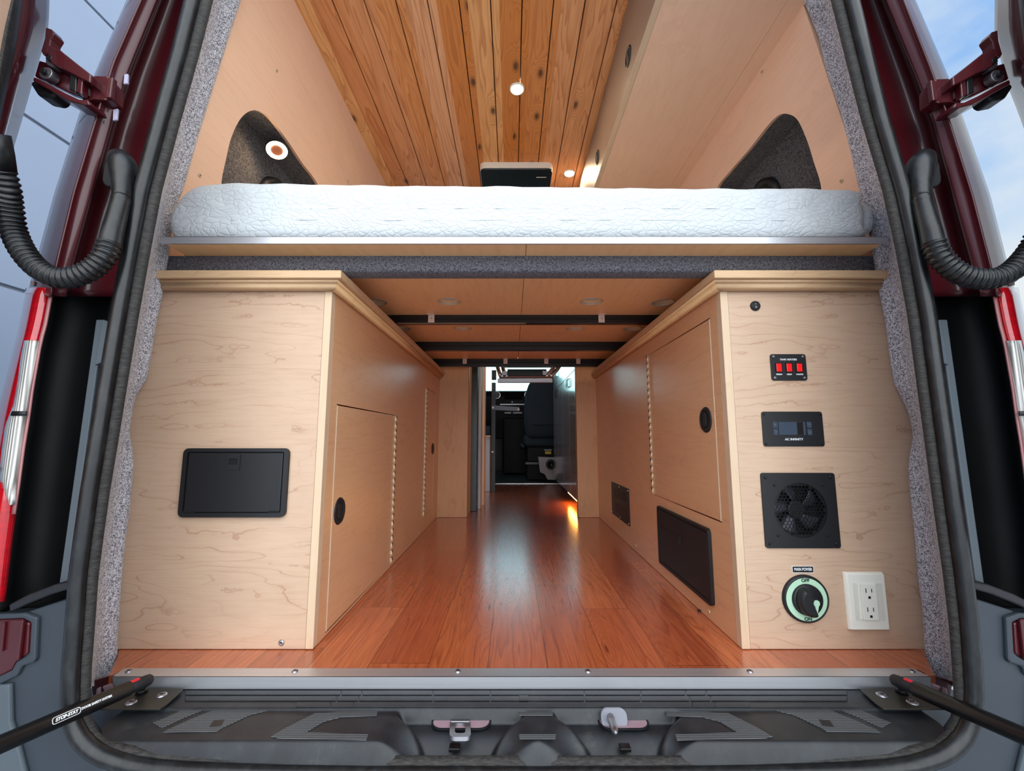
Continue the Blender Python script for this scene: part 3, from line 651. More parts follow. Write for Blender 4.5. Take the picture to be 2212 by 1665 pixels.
# ================================================================== CABINETS
def finger_latch(mb_M, x, z, r, parent, name='handle'):
    """black recessed finger pull: bezel ring, sunk cup and a lever"""
    mb = MB(mb_M); mb.lathe(x, z, [(r * .70, .0005), (r * .78, .0045), (r * .92, .0045), (r, .0015), (r, -.002)], 36)
    hd = mb.put(name, BLACKP, parent, smooth=True)
    mb = MB(mb_M); mb.disc(x, z, r * .80, -.0005, .0022); mb.put('cup', BLACKHOLE, hd)
    mb = MB(mb_M); mb.prism(rr(x - r * .12, z, r * .55, r * 1.1, r * .22), .002, .0042); mb.put('lever', BLACKP, hd, bevel=.001)
    return hd
def piano_hinge(M, x, z0, z1, parent, side=1):
    mb = MB(M); mb.box((x - .005, z0, .0), (x + .005, z1, .0016)); h = mb.put('piano_hinge', BRASS, parent)
    n = int((z1 - z0) / .025); k = MB(M)
    for i in range(n):
        a = z0 + (z1 - z0) * i / n; k.tube([(x, a + .001, .0035), (x, a + (z1 - z0) / n * .97, .0035)], .0046, 10)
    k.put('knuckles', BRASS, h)
    k = MB(M)
    for i in range(n):
        a = z0 + (z1 - z0) * (i + .62) / n; k.box((x - .0030, a, .0055), (x + .0030, a + (z1 - z0) / n * .40, .0083))
    k.put('knuckle_gaps', BLACKM, h)
def screw(M, x, z, parent, r=.005, mat=STEEL, name='screw'):
    mb = MB(M); mb.lathe(x, z, [(0, .0012), (r * .5, .0028), (r * .75, .0024), (r, .0008), (r, -.001)], 16)
    s = mb.put(name, mat, parent, smooth=True)
    mb = MB(M); mb.box((x - r * .4, z - r * .12, .0024), (x + r * .4, z + r * .12, .0031)); mb.put('slot', BLACKM, s)
ZT = H + .377                    # bottom of the cabinet top board
zf = lambda v, Y=1.0: P(1106, v, Y).z
xf = lambda u, v, Y=1.0: P(u, v, Y).x
def door_panel(M, x0, x1, z0, z1, parent, name, holes=True):
    mb = MB(M); mb.box((x0, z0, -.0005), (x1, z1, .0022)); return mb.put(name, MAPLE_S, parent, bevel=.001)

# ---- left cabinet
cl = thing('cabinet', 'maple garage cabinet on the left with a black access hatch in its rear face', 'cabinet', (-.69, 1.0, 0))
MB().box((-.925, 1.0, .0015), (-.4605, 1.015, ZT - .005)).put('rear_panel', MAPLE_F, cl)
MB().box((-.4597, .9985, .0015), (XL, 1.02, ZT - .005)).put('corner_post', MAPLE_E, cl, bevel=.001)
ML_ = LEFTW((XL, 0, 0)); ml = MB(ML_)
ml.plate([(1.02, .0015), (YE, .0015), (YE, ZT - .004), (1.02, ZT - .004)], [[(1.0605, .008), (1.592, .008), (1.592, .552), (1.0605, .552)], [(2.146, .075), (2.40, .075), (2.40, .722), (2.146, .722)]], -.015, 0)
ml.put('side_panel', MAPLE_S, cl)
MB().box((XL - .03, 1.03, .002), (XL - .016, YE - .01, ZT - .01)).put('inner_frame', BLACKM, cl)
def cab_door(M, x0, x1, z0, z1, parent, hinge_x, hx, hz, r):
    mb = MB(M); mb.box((x0, z0, -.015), (x1, z1, .0012)); d = mb.put('door', MAPLE_S, parent, bevel=.0015)
    e = MB(M); xx = x0 if abs(hinge_x - x1) < abs(hinge_x - x0) else x1
    e.box((xx - .0012, z0, -.014), (xx + .0012, z1, .0016)); e.put('edge_band', MAPLE_E, d)
    finger_latch(M, hx, hz, r, d); piano_hinge(M, hinge_x, z0, z1, d)
    return d
M_ = LEFTW((XL, 0, 0))
cab_door(M_, 1.0635, 1.586, .011, .5485, cl, 1.5905, 1.105, .282, .034)
cab_door(M_, 2.153, 2.397, .078, .7185, cl, 2.1495, 2.362, .405, .031)
screw(REAR((0, 1.0, 0)), xf(608, 1388), zf(1388), cl, .0065)
for u, v in ((904, 1151), (938, 1085), (937, 1115)):
    p = P(u, v, X=XL); screw(M_, p.y, p.z, cl, .004, BRASS)
# moulded top: board and ash moulding, along the rear face and the aisle side
def cab_top(side, parent):
    if side == 'L': xo, xi, s = -.92, XL, 1
    else: xo, xi, s = .96, XR, -1
    o1 = .0335 if side == 'L' else .0275
    a = MB(); a.box((xo, .965, ZT), (xi + s * o1, YE + .0, H + .397)); a.put('top_board', MAPLE_E if 0 else ASH, parent, bevel=.0025)
    prof = [(.022, ZT - .0005), (.022, ZT - .006), (.019, ZT - .007), (.016, ZT - .012), (.017, ZT - .016), (.012, ZT - .0215), (.0, ZT - .0215)]
    b = MB(); rows = []
    for (d, z) in prof:
        rows.append([(xo, .996 - d, z), (xi + s * (d + .001), .996 - d, z)])
    b.loft(rows); b.put('rear_moulding', ASH, parent, solid=.001)
    b = MB(); rows = []
    for (d, z) in prof:
        rows.append([(xi + s * (d + .001), .996 - d, z), (xi + s * (d + .001), YE, z)])
    b.loft(rows); b.put('side_moulding', ASH_Y, parent, solid=.001)
cab_top('L', cl)

# ---- right cabinet
crt = thing('cabinet', 'maple garage cabinet on the right with switches, fan and outlet in its rear face', 'cabinet', (.74, 1.0, 0))
_fx, _fz = (xf(1647, 1102) + xf(1807, 1102)) / 2, (zf(1183) + zf(1021)) / 2
MB(REAR((0, 1.0, 0))).plate([(.5305, .0015), (.965, .0015), (.965, ZT - .005), (.5305, ZT - .005)], [circ(_fx, _fz, .063, 48)], -.015, 0).put('rear_panel', MAPLE_F, crt)
MB().box((XR, .9985, .0015), (.5297, 1.02, ZT - .005)).put('corner_post', MAPLE_E, crt, bevel=.001)
MR_ = RIGHTW((XR, 0, 0)); mr = MB(MR_)
mr.plate([(-1.02, .0015), (-YE, .0015), (-YE, ZT - .004), (-1.02, ZT - .004)], [[(-1.0575, .262), (-1.552, .262), (-1.552, .775), (-1.0575, .775)]], -.015, 0)
mr.put('side_panel', MAPLE_S, crt)
MB().box((XR + .016, 1.03, .002), (XR + .03, YE - .01, ZT - .01)).put('inner_frame', BLACKM, crt)
cab_door(MR_, -1.546, -1.0605, .265, .7715, crt, -1.5505, -1.109, .514, .034)
for u, v, r in ((1532, 1321, .005), (1374, 1178, .004)):
    p = P(u, v, X=XR); screw(MR_, -p.y, p.z, crt, r, BRASS)
cab_top('R', crt)
p = P(1513, 1321, X=XR); m = MB(MR_); m.disc(-p.y, p.z, .006, 0, .006, 12); tag(m.put('cable_grommet', BLACKP), 'tiny black grommet at the foot of the right cabinet by the floor', 'grommet')

# ---- things on the left cabinet
cx, cz = (xf(403, 968) + xf(628, 968)) / 2, (zf(968) + zf(1116)) / 2
wH, hH = xf(628, 968) - xf(403, 968), zf(968) - zf(1116)
def hatch(M, cx, cz, w, h, lab, flip=False):
    t = thing('access_hatch', lab, 'hatch', M @ Vector((cx, cz, 0)))
    mb = MB(M); mb.plate(rr(cx, cz, w, h, .012), [rr(cx, cz + .001, w - .020, h - .018, .004)], 0, .009); mb.put('frame', BLACKP, t, bevel=.003, seg=3)
    mb = MB(M); mb.box((cx - w / 2 + .008, cz - h / 2 + .008, .0003), (cx + w / 2 - .008, cz + h / 2 - .008, .003)); mb.put('gap', BLACKHOLE, t)
    mb = MB(M); mb.box((cx - w / 2 + .0125, cz - h / 2 + .011, .003), (cx + w / 2 - .0125, cz + h / 2 - .0105, .0085)); d = mb.put('lid', BLACKP, t, bevel=.0018)
    if not flip:
        mb = MB(M); mb.plate(rr(cx - .003, cz + h / 2 - .031, .030, .037, .002), [rr(cx - .003, cz + h / 2 - .030, .019, .013, .0005)], .0085, .0105); l = mb.put('latch', BLACKP, d, bevel=.0006)
        mb = MB(M); mb.box((cx - .0125, cz + h / 2 - .0365, .0085), (cx + .0065, cz + h / 2 - .0235, .0089)); mb.put('latch_hole', BLACKHOLE, l)
        for s in (-1, 1):
            mb = MB(M); mb.box((cx + s * (w / 2 - .012), cz - h / 2 + .0105, .0086), (cx + s * (w / 2 - .038), cz - h / 2 + .015, .0092)); mb.put('hinge_slot', BLACKHOLE, d)
    return t, d
hatch(REAR((0, 1.0, 0)), cx, cz, wH, hH, 'black plastic access hatch with square finger latch on the left cabinet')
t, d = hatch(MR_, -1.31, .139, .385, .190, 'large black storage hatch low on the aisle side of the right cabinet', True)
mb = MB(MR_); mb.box((-1.50 + .01, .172, .0085), (-1.30, .1735, .0095)); mb.put('lid_crease', BLACKM, d)
mb = MB(MR_); mb.box((-1.315, .150, .0085), (-1.300, .172, .0105)); mb.put('latch', BLACKM, d, bevel=.001)

# ---- devices on the right cabinet (all on its rear face)
RF = REAR((0, 1.0, 0))
def ctr(u0, v0, u1, v1):
    vm = (v0 + v1) / 2; a, b = xf(u0, vm), xf(u1, vm); c, d = zf(v1), zf(v0); return (a + b) / 2, (c + d) / 2, abs(b - a), abs(d - c)
x, z = xf(1631, 661), zf(661)
t = thing('rocker_switch', 'small round black rocker switch alone near the top of the right cabinet', 'switch', (x, 1.0, z))
m = MB(RF); m.lathe(x, z, [(.0095, .0012), (.0098, .003), (.0118, .003), (.0125, .0005), (.0125, -.001)], 28); m.put('bezel', BLACKP, t, smooth=True)
m = MB(RF); m.prism(circ(x, z, .0092, 24), .0005, .0035); rk = m.put('rocker', BLACKM, t, bevel=.001)
m = MB(RF); m.text('I', .0055, x, z + .0045, .0037); m.text('O', .0055, x + .0005, z - .0035, .0037); m.put('marks', WHITE_T, rk)

cx, cz, ww, hh = ctr(1661 + 3, 765, 1740 + 1, 822)
t = thing('switch_panel', 'black plate with three red rocker switches on the right cabinet', 'switch panel', (cx, 1.0, cz))
m = MB(RF); m.prism(rr(cx, cz, ww, hh, .006), 0, .0025); pl = m.put('plate', BLACKP, t, bevel=.0006)
for k, nm in enumerate(('FRESH', 'GREY', 'WASTE')):
    sx = cx + (k - 1) * .0245
    m = MB(RF); m.plate(rr(sx, cz - .001, .0165, .0235, .0015), [rr(sx, cz - .001, .0125, .0195, .001)], .0025, .0045); s_ = m.put('switch_bezel', BLACKM, t, bevel=.0004)
    m = MB(RF); m.prism(rr(sx, cz - .001, .0123, .0193, .001), .002, .0050); m.put('red_rocker', REDP, s_, bevel=.0008, label='glowing red rocker')
    m = MB(RF); m.text(nm, .0052, sx, cz - .0175, .0028, bold=.00012); m.put('lettering', WHITE_T, pl)
m = MB(RF); m.text('TANK HEATERS', .0058, cx, cz + .0185, .0028, bold=.00012); m.put('lettering', WHITE_T, pl)
for sx in (-1, 1):
    for sz in (-1, 1): screw(RF @ Matrix.Translation((0, 0, .0025)), cx + sx * (ww / 2 - .0075), cz + sz * (hh / 2 - .0065), t, .0032)

cx, cz, ww, hh = ctr(1646, 889, 1777, 964)
t = thing('fan_controller', 'black control plate with a dark screen and four buttons above the fan', 'controller', (cx, 1.0, cz))
m = MB(RF); m.prism(rr(cx, cz, ww, hh, .0055), 0, .003); pl = m.put('plate', BLACKP, t, bevel=.0006)
m = MB(RF); m.box((cx - .033, cz - .014, .003), (cx + .029, cz + .0165, .0037)); scn = m.put('screen', SCREEN, t, bevel=.0004)
m = MB(RF); m.box((cx + .009, cz - .0135, .0037), (cx + .0235, cz + .016, .0039)); m.put('screen_band', BLACKM, scn)
for sx in (-.0418, .0385):
    for sz in (.0095, -.0075):
        m = MB(RF); m.prism(rr(cx + sx, cz + sz, .0105, .0150, .0015), .003, .0042); b_ = m.put('button', SCREEN, t, bevel=.0005)
        m = MB(RF); m.text({(-.0418, .0095): '=', (-.0418, -.0075): '<', (.0385, .0095): '^', (.0385, -.0075): 'v'}[(sx, sz)], .007, cx + sx, cz + sz, .0044); m.put('mark', plain('dim_print', srgb(120, 128, 136), .6) if 'dim_print' not in bpy.data.materials else bpy.data.materials['dim_print'], b_)
m = MB(RF); m.text('AC INFINITY', .0072, cx, cz - .0245, .0033, bold=.00015, sx=1.05); m.put('lettering', WHITE_T, pl)
for sx in (-1, 1):
    for sz in (-1, 1): screw(RF @ Matrix.Translation((0, 0, .003)), cx + sx * (ww / 2 - .006), cz + sz * (hh / 2 - .006), t, .0028, BLACKM)

cx, cz, ww, hh = ctr(1647, 1021, 1807, 1183)
t = thing('exhaust_fan', 'square black ventilation fan behind a honeycomb grille on the right cabinet', 'fan', (cx, 1.0, cz))
R0 = .0615
m = MB(RF); m.plate(rr(cx, cz, ww, hh, .006), [circ(cx, cz, R0, 64)], 0, .004); m.put('frame', BLACKP, t, bevel=.0008)
hexes = []; hs = .0049; py = hs * 1.5; pxx = hs * math.sqrt(3)
for j in range(-14, 15):
    for i in range(-14, 15):
        hx = (i + (j % 2) * .5) * pxx; hy = j * py
        if math.hypot(hx, hy) < R0 - .0052: hexes.append([(cx + hx + hs * .86 * math.cos(PI / 6 + k * PI / 3), cz + hy + hs * .86 * math.sin(PI / 6 + k * PI / 3)) for k in range(6)])
m = MB(RF); m.plate(circ(cx, cz, R0 - .0002, 64), hexes, -.0005, .0010); m.put('honeycomb_grille', BLACKM, t)
m = MB(RF); m.tube([(cx, cz, -.028), (cx, cz, -.0015)], .0605, 40, caps=False); m.prism(circ(cx, cz, .0605, 40), -.030, -.028); m.put('fan_housing', BLACKHOLE, t)
m = MB(RF); m.disc(cx - .002, cz, .020, -.020, -.006); hb = m.put('hub', BLACKP, t, bevel=.002)
for k in range(5):
    a0 = 2 * PI * k / 5 + .35; m = MB(RF); rows = []
    for r in np.linspace(.019, .058, 7):
        sw = (r - .019) * 6; rows.append([(cx - .002 + r * math.cos(a0 + sw + d), cz + r * math.sin(a0 + sw + d), -.009 - .010 * s) for d, s in ((-.36, 1), (-.12, .6), (.12, .3), (.36, 0))])
    m.loft(rows); m.put('blade', plain('fan_blade_grey', srgb(52, 56, 64), .35) if 'fan_blade_grey' not in bpy.data.materials else bpy.data.materials['fan_blade_grey'], t, solid=.0015)
for sx in (-1, 1):
    for sz in (-1, 1):
        screw(RF @ Matrix.Translation((0, 0, .004)), cx + sx * (ww / 2 - .010), cz + sz * (hh / 2 - .010), t, .0040, BLACKM)
        screw(RF @ Matrix.Translation((0, 0, .004)), cx + sx * (ww / 2 - .030), cz + sz * (hh / 2 - .028), t, .0032, BLACKM)

cx, cz, ww, hh = ctr(1711, 1222, 1757, 1237)
t = thing('name_label', 'small black printed label above the round battery isolator knob', 'label', (cx, 1.0, cz))
m = MB(RF); m.prism(rr(cx, cz, ww, hh, .0006), 0, .0006); m.put('backing', WHITE_T, t)
m = MB(RF); m.prism(rr(cx, cz, ww - .002, hh - .0024, .0004), .0006, .0008); m.put('black_field', BLACKM, t)
m = MB(RF); m.text('MAIN POWER', .0090, cx, cz, .0011, bold=.0002, sx=.72); m.put('lettering', WHITE_T, t)

cx, cz = xf(1738, 1292), zf(1292)
t = thing('battery_switch', 'round black battery isolator knob in a pale green ring on the right cabinet', 'switch', (cx, 1.0, cz))
m = MB(RF); m.lathe(cx, cz, [(.0445, .006), (.0475, .0085), (.050, .0075), (.0515, .003), (.0515, -.001)], 56); m.put('rim', BLACKP, t, smooth=True)
m = MB(RF); m.disc(cx, cz, .0470, .001, .0072, 56); rg = m.put('ring_plate', GLOWG, t)
m = MB(RF); m.text('OFF', .0105, cx, cz + .0405, .0076, bold=.0003); m.put('off_lettering', DARK_T, rg); m = MB(RF); m.text('ON', .0105, cx - .0005, cz - .0415, .0076, bold=.0003); m.put('on_lettering', DARK_T, rg)
m = MB(RF); m.lathe(cx, cz, [(.0335, .0072), (.0335, .012), (.0315, .0135), (.0, .0135)], 48); kn = m.put('knob', BLACKP, t, smooth=True)
m = MB(RF)
gp = smooth_poly([(cx - .017, cz + .027, 0), (cx - .004, cz + .024, 0), (cx + .004, cz + .008, 0), (cx + .002, cz - .004, 0), (cx + .012, cz - .030, 0), (cx - .006, cz - .032, 0), (cx - .020, cz - .022, 0), (cx - .028, cz - .004, 0), (cx - .026, cz + .014, 0)], 5)
m.loft([[(p.x, p.y, .0136) for p in gp], [(cx - .010 + (p.x - cx + .010) * .93, cz + (p.y - cz) * .94, .026) for p in gp], [(cx - .010 + (p.x - cx + .010) * .70, cz + (p.y - cz) * .75, .031) for p in gp]], True, True); m.put('grip', BLACKP, kn, smooth=False, bevel=.002)
m = MB(RF); m.disc(cx + .0165, cz - .006, .0070, .0135, .0150, 24); m.put('pointer_dot', GLOWG, kn)
m = MB(RF); m.prism([(cx + .0115, cz - .010), (cx + .0212, cz - .010), (cx + .0165, cz - .0285)], .0135, .0148); m.put('pointer', GLOWG, kn)

x0, x1 = xf(1824, 1296), xf(1909, 1296); cx, cz, ww, hh = (x0 + x1) / 2, (zf(1230) + zf(1362)) / 2, .088, .1225
t = thing('power_outlet', 'ivory double power outlet beside the round battery switch', 'outlet', (cx, 1.0, cz))
m = MB(RF); m.loft([[(p[0], p[1], z_) for p in rr(cx, cz, ww - q, hh - q, .002)] for q, z_ in ((0, 0), (0, .004), (.006, .0115))], True, True); m.put('face_plate', WHITEP, t, bevel=.0006)
m = MB(RF); m.box((cx - ww / 2 + .012, cz - .0385, .0110), (cx + ww / 2 - .010, cz + .0395, .0118)); m.put('recess_field', plain('ivory_shadow', srgb(222, 222, 210), .4), t)
m = MB(RF); m.box((cx - .0205, cz - .037, .0115), (cx - .0165, cz + .0385, .0140)); m.put('side_rail', WHITEP, t, bevel=.0005)
m = MB(RF); m.box((cx - .0155, cz - .038, .0115), (cx + .0185, cz + .0385, .0142)); fc = m.put('socket_face', WHITEP, t, bevel=.0008)
for dz in (.018, -.022):
    m = MB(RF); sl = cx + .0015
    m.box((sl - .0075, cz + dz + .002, .0142), (sl - .0056, cz + dz + .0115, .0144)); m.box((sl + .0052, cz + dz + .0025, .0142), (sl + .0070, cz + dz + .0105, .0144))
    m.prism([(sl - .0028, cz + dz - .0105), (sl + .0028, cz + dz - .0105), (sl + .0028, cz + dz - .0070), (sl + .0015, cz + dz - .0050), (sl - .0015, cz + dz - .0050), (sl - .0028, cz + dz - .0070)], .0142, .0144)
    m.put('socket_holes', BLACKHOLE, fc)

# low vent with slots on the aisle side of the right cabinet
t = thing('vent_cover', 'small black slotted vent cover low on the far end of the right cabinet', 'vent', (XR, 2.035, .1))
m = MB(MR_); slots = [rr(-2.035 + sx, .165 + sz, .006, .042, .002) for sx in np.linspace(-.1, .1, 9) for sz in (-.035, .035)]
m.plate(rr(-2.035, .165, .32, .158, .004), slots, 0, .004); m.put('slotted_plate', BLACKM, t)
m = MB(MR_); m.box((-2.035 - .15, .095, -.001), (-2.035 + .15, .235, .0005)); m.put('duct', BLACKHOLE, t)
for sx in (-.15, 0, .15):
    for sz in (-.070, .070): screw(MR_ @ Matrix.Translation((0, 0, .004)), -2.035 + sx, .165 + sz, t, .0045)

# ---- end panels at the far end of the garage
for k, (u0, u1, xe0, lab) in enumerate(((941, 1010.5, XL, 'maple end panel closing the left side of the aisle under the bed'), (1246, 1298, XR, 'maple end panel closing the right side of the aisle under the bed'))):
    xi = xf(u1 if k == 0 else u0, 950, YE)
    t = thing('end_panel', lab, 'panel', ((xe0 + xi) / 2, YE, 0))
    MB().box((min(xe0, xi), YE, .0015), (max(xe0, xi), YE + .018, BZ + .02)).put('board', MAPLE_S if 0 else maple('maple_end_%s' % ('a', 'b')[k], srgb(206, 158, 116), srgb(160, 104, 66), 'Z', 2, 8, .35, .45, 2 + k), t)
    MB().box((xi, YE + .001, .0015), (xi + (-.016 if k == 0 else .016), (YE + .31) if k == 0 else (YE + .04), BZ + .02)).put('return_board', ASH_Y, t)

# ================================================================== BED
bed = thing('bed_platform', 'maple bed platform with aluminium rear edge over the garage', 'bed', (.02, 1.6, BZ))
yf = .935
zr0, zr1 = BZ, H + .4647 
def bed_hole(u, v, ru=25):
    p = P(u, v, Z=BZ); return p
rows_h = [(970, 651), (1278, 651), (812, 652), (1432, 653), (999, 709), (1243, 709), (868, 709), (1366, 710)]
hp = [bed_hole(*q) for q in rows_h]
xs0, xs1 = P(347, 527, Z=BZ).x * .998, P(1917, 527, Z=BZ).x
xm = .034
for k, (xa, xb) in enumerate(((xs0 + .01, xm - .0008), (xm + .0008, xs1 - .01))):
    m = MB(); hs_ = [circ(p.x, p.y, .036, 36) for p in hp if xa < p.x < xb]
    ex = (xs0 + .075) if k == 0 else (xs1 - .075)
    out = [(xa, yf + .003), (xb, yf + .003), (xb, 2.50), (xa, 2.50)]
    if k == 0: out = [(xa, yf + .003), (xb, yf + .003), (xb, 2.50), (-.86, 2.50), (-.86, 1.05), (xa, 1.0)]
    else: out = [(xa, yf + .003), (xb, yf + .003), (xb, 1.0), (.90, 1.05), (.90, 2.50), (xa, 2.50)]
    m.plate(out, hs_, BZ, zr1 - .0005); m.put('platform_panel', MAPLE_B, bed)
    for p in hp:
        if xa < p.x < xb:
            m = MB(); m.M = Matrix.Translation((0, 0, BZ)); m.lathe(p.x, p.y, [(.0365, .0165), (.0355, .0), (.0365, -.0012), (.0385, -.0012), (.040, .0)], 36)
            m.put('vent_hole_rim', MAPLE_E, bed, smooth=True)
MB().box((xs0, yf - .002, BZ), (xs1, yf + .003, zr1)).box((xs0, yf - .002, zr1 - .0015), (xs1, yf + .02, zr1)).put('aluminium_edge', ALU, bed, bevel=.0005)
m = MB(); zc = H + .4254 * .995 / 1.035
prof = [(1.0, BZ), (1.0, zc + .008), (1.001, zc + .003), (1.004, zc - .001), (1.040, zc - .0045), (1.045, zc - .001), (1.045, BZ)]
m.loft([[(x_, y, z) for x_ in (-.88, -.3, .3, .92)] for y, z in prof]); m.put('carpeted_beam', CARPET_B, bed)
def zbar(v, Y): return P(1106, v, Y).z
BLACKR = plain('black_rail', srgb(10, 10, 11), .3)
for vt, vb in ((680, 697.5), (738, 756), (775, 791)):
    Y = P(1106, vt, Z=BZ).y; zb = zbar(vb, Y)
    m = MB(); m.box((-.86, Y, zb), (.90, Y + .03, BZ)); cbn = m.put('crossbar', BLACKR, bed, bevel=.0015)
    mb = MB(); mb.box((-.86, Y - .0006, (zb + BZ) / 2 - .0015), (.90, Y, (zb + BZ) / 2 + .0015)); mb.put('slot', BLACKHOLE, cbn)
    if vt == 680:
        MB().box((P(858, 697, Y).x, Y - .004, zb - .003), (P(1136, 697, Y).x, Y + .01, zb)).put('cover_strip', plain('grey_brown_strip', srgb(120, 100, 84), .5), cbn)
def bracket(u, vt, sz=1.0):
    Y = P(1106, vt, Z=BZ).y - .0005; x = P(u, vt, Y).x; hz = .024 * sz; wz = .0115
    m = MB(); m.box((x - wz, Y - .002, BZ - hz - .006), (x + wz, Y, BZ - .002)); m.box((x - wz * 1.1, Y - .018, BZ - .003), (x + wz * 1.1, Y, BZ - .0005)); b = m.put('angle_bracket', plain('satin_bracket', srgb(226, 206, 192), .4, .15) if 'satin_bracket' not in bpy.data.materials else bpy.data.materials['satin_bracket'], bed, bevel=.0006)
    q = REAR((x, Y - .002, 0)); screw(q, 0, BZ - .015, b, .0038, BRASS)
bracket(932, 679.5); bracket(1299, 679.5)
for u in (1004, 1092, 1180, 1249): bracket(u, 774.5, 1.0)

# mattress
zb_, zt_ = zr1, P(1106, 400, .95).z
pts = [(370, 486), (372, 470), (380, 452), (395, 428), (415, 412), (445, 402), (520, 397), (700, 400), (900, 403), (1100, 404), (1300, 407), (1500, 409), (1650, 409), (1760, 409), (1820, 412), (1852, 418), (1860, 428), (1857, 445), (1862, 470), (1860, 495), (1850, 513)]
ol = [(P(u, v, .95).x, P(u, v, .95).z) for u, v in pts] + [(P(u, 512, .95).x, zb_ + .0005) for u in (1700, 1400, 1100, 800, 550, 420, 384)] + [(P(372, 500, .95).x, P(372, 500, .95).z)]
sp3 = smooth_poly([(a, b, 0) for a, b in ol], 7)
cxm = .02; czm = (zb_ + zt_) / 2; HM = (zt_ - zb_) / 2
rows = []
for Y, ins in ((.975, .06), (.962, .030), (.951, .012), (.946, .002), (.950, -.001), (.97, -.002), (1.2, .0), (2.0, .0), (2.42, .0), (2.45, .01)):
    row = []
    for i, p in enumerate(sp3):
        fx = 1 - ins * .35; fz = 1 - ins / HM * .75
        wob = .0008 * math.sin(p.x * 37 + Y * 9) * (1 if p.y > czm else .1)
        row.append((cxm + (p.x - cxm) * fx, Y + .0015 * math.sin(p.x * 60), max(zb_ + .0004, czm + (p.y - czm) * fz + wob)))
    rows.append(row)
rows = rows[3:]
m = MB(); m.loft(rows, True)
# front face: inset rings towards the middle so that it swells softly
front = [rows[0]]
for s, dy in ((.93, -.004), (.8, -.009), (.6, -.011), (.35, -.012), (.1, -.012), (.0, -.012)):
    front.append([(max(min(p[0], .80 * 1.02), -.78) if 0 else p[0] * (1 - (1 - s) * .06) + 0, p[1] + dy, max(zb_ + .0004, czm + (p[2] - czm) * s)) for p in rows[0]])
m.loft(front, True)
mat_o = m.put('mattress', MATT, smooth=True, weld=True)
mat_o['label'] = 'white quilted mattress lying on the bed platform'; mat_o['category'] = 'mattress'
m = MB(); fold = [(1858, 436), (1872, 446), (1881, 462), (1884, 482), (1880, 502), (1868, 514), (1852, 514), (1850, 470)]
fp = smooth_poly([P(u, v, .97) for u, v in fold], 5); c_ = sum(fp, Vector()) / len(fp)
m.loft([[c_ + (p - c_) * s + Vector((0, y, 0)) for p in fp] for s, y in ((.05, -.016), (.5, -.014), (.85, -.006), (1, .012), (1, .12))], True); m.put('cover_fold', MATT, mat_o, smooth=True)
m = MB(); m.tube([(x_, .9345 + .0006 * math.sin(x_ * 30), P(1106, 478, .94).z + .0006 * math.sin(x_ * 9)) for x_ in np.linspace(-.66, .70, 60)], .0006, 5); m.put('seam', MATT, mat_o)

# ================================================================== THRESHOLD AND STEP
th = thing('threshold_strip', 'brushed aluminium angle strip along the rear edge of the wood floor', 'strip', (.02, .9, 0))
Yt0, Yt1 = P(1106, 1443, Z=.002).y, P(1106, 1462, Z=.002).y
xa0, xb0 = P(268, 1443, Y=Yt0).x, P(1972, 1443, Y=Yt0).x; xa1, xb1 = P(243, 1463, Y=Yt1).x, P(2010, 1463, Y=Yt1).x
m = MB(); m.prism([(xa0, Yt0), (xb0, Yt0), (xb1, Yt1), (xa1, Yt1)], .0002, .002); zl = P(1106, 1488, Y=Yt1).z
m.M = REAR((0, Yt1, 0)); m.prism([(xa1, .002), (xb1, .002), (xb1 - .002, zl + .004), (xb1 - .012, zl), (xa1 + .012, zl), (xa1 + .002, zl + .012)], -.002, .0003); m.put('angle_profile', ALU, th)
for u in (278, 637, 989, 1270, 1620, 1970):
    p = P(u, 1450, Z=.002); screw(F(p, (1, 0, 0), (0, 1, 0)), 0, 0, th, .006)

ZS = zl - .0015
step = thing('rear_step', 'black ribbed plastic step trim with two latch pockets below the threshold', 'step', (.02, .8, -.06))
YB = P(1106, 1489, Z=ZS).y
def ss(a, b, x): t = max(0, min(1, (x - a) / (b - a))); return t * t * (3 - 2 * t)
S_ = lambda u, v: P(u, v, Z=ZS)
XW = S_(195, 1580).x, S_(2065, 1580).x
# front line and latch pockets, measured on the step plane
pk = [(P(993, 1560, Z=ZS).x,), (P(1340, 1560, Z=ZS).x,)]
xg = [P(980, 1640, Z=ZS).x, P(1352, 1640, Z=ZS).x]
riserY = P(1106, 1597, Z=ZS).y; endY = P(1106, 1650, Z=-.046).y
def hgt(x, y):
    z = 0.0
    # gaps: two smooth channels run down to the front between the raised fronts
    g = max(1 - ss(.055, .135 - .0, abs(x - c) + (y - endY) * .35 * 0 + (.0)) for c in xg)
    wide = max(1 - ss(.035 + (riserY - y) * -.1, .15, abs(x - c)) for c in xg)
    t = ss(riserY + .004, riserY - .022, y); z -= .052 * t * (1 - wide * .0) * (1 - g) 
    z -= g * .045 * ss(riserY + .055, endY, y)
    # latch pockets
    for (c,) in pk:
        top = P(1106, 1531, Z=ZS).y; bot = P(1106, 1590, Z=ZS).y
        hw = .115 - .055 * ss(top, bot, y)
        inside = (1 - ss(hw - .012, hw + .004, abs(x - c))) * ss(bot - .004, bot + .010, y) * (1 - ss(top - .010, top + .002, y))
        z -= .017 * inside
    # slight fall of the deck behind the back strip
    z -= .004 * (1 - ss(P(1106, 1532, Z=ZS).y, P(1106, 1528, Z=ZS).y, y))
    return z
nx, ny = 420, 90; m = MB(); rows = []
for j in range(ny + 1):
    y = endY + (YB - endY) * j / ny; row = []
    vfr = j / ny
    for i in range(nx + 1):
        s = i / nx
        # rounded ends
        xl = XW[0] + .10 * max(0, 1 - vfr * 2.2) ** 2.2; xr = XW[1] - .10 * max(0, 1 - vfr * 2.2) ** 2.2
        x_ = xl + (xr - xl) * s; row.append((x_, y, ZS + hgt(x_, y)))
    rows.append(row)
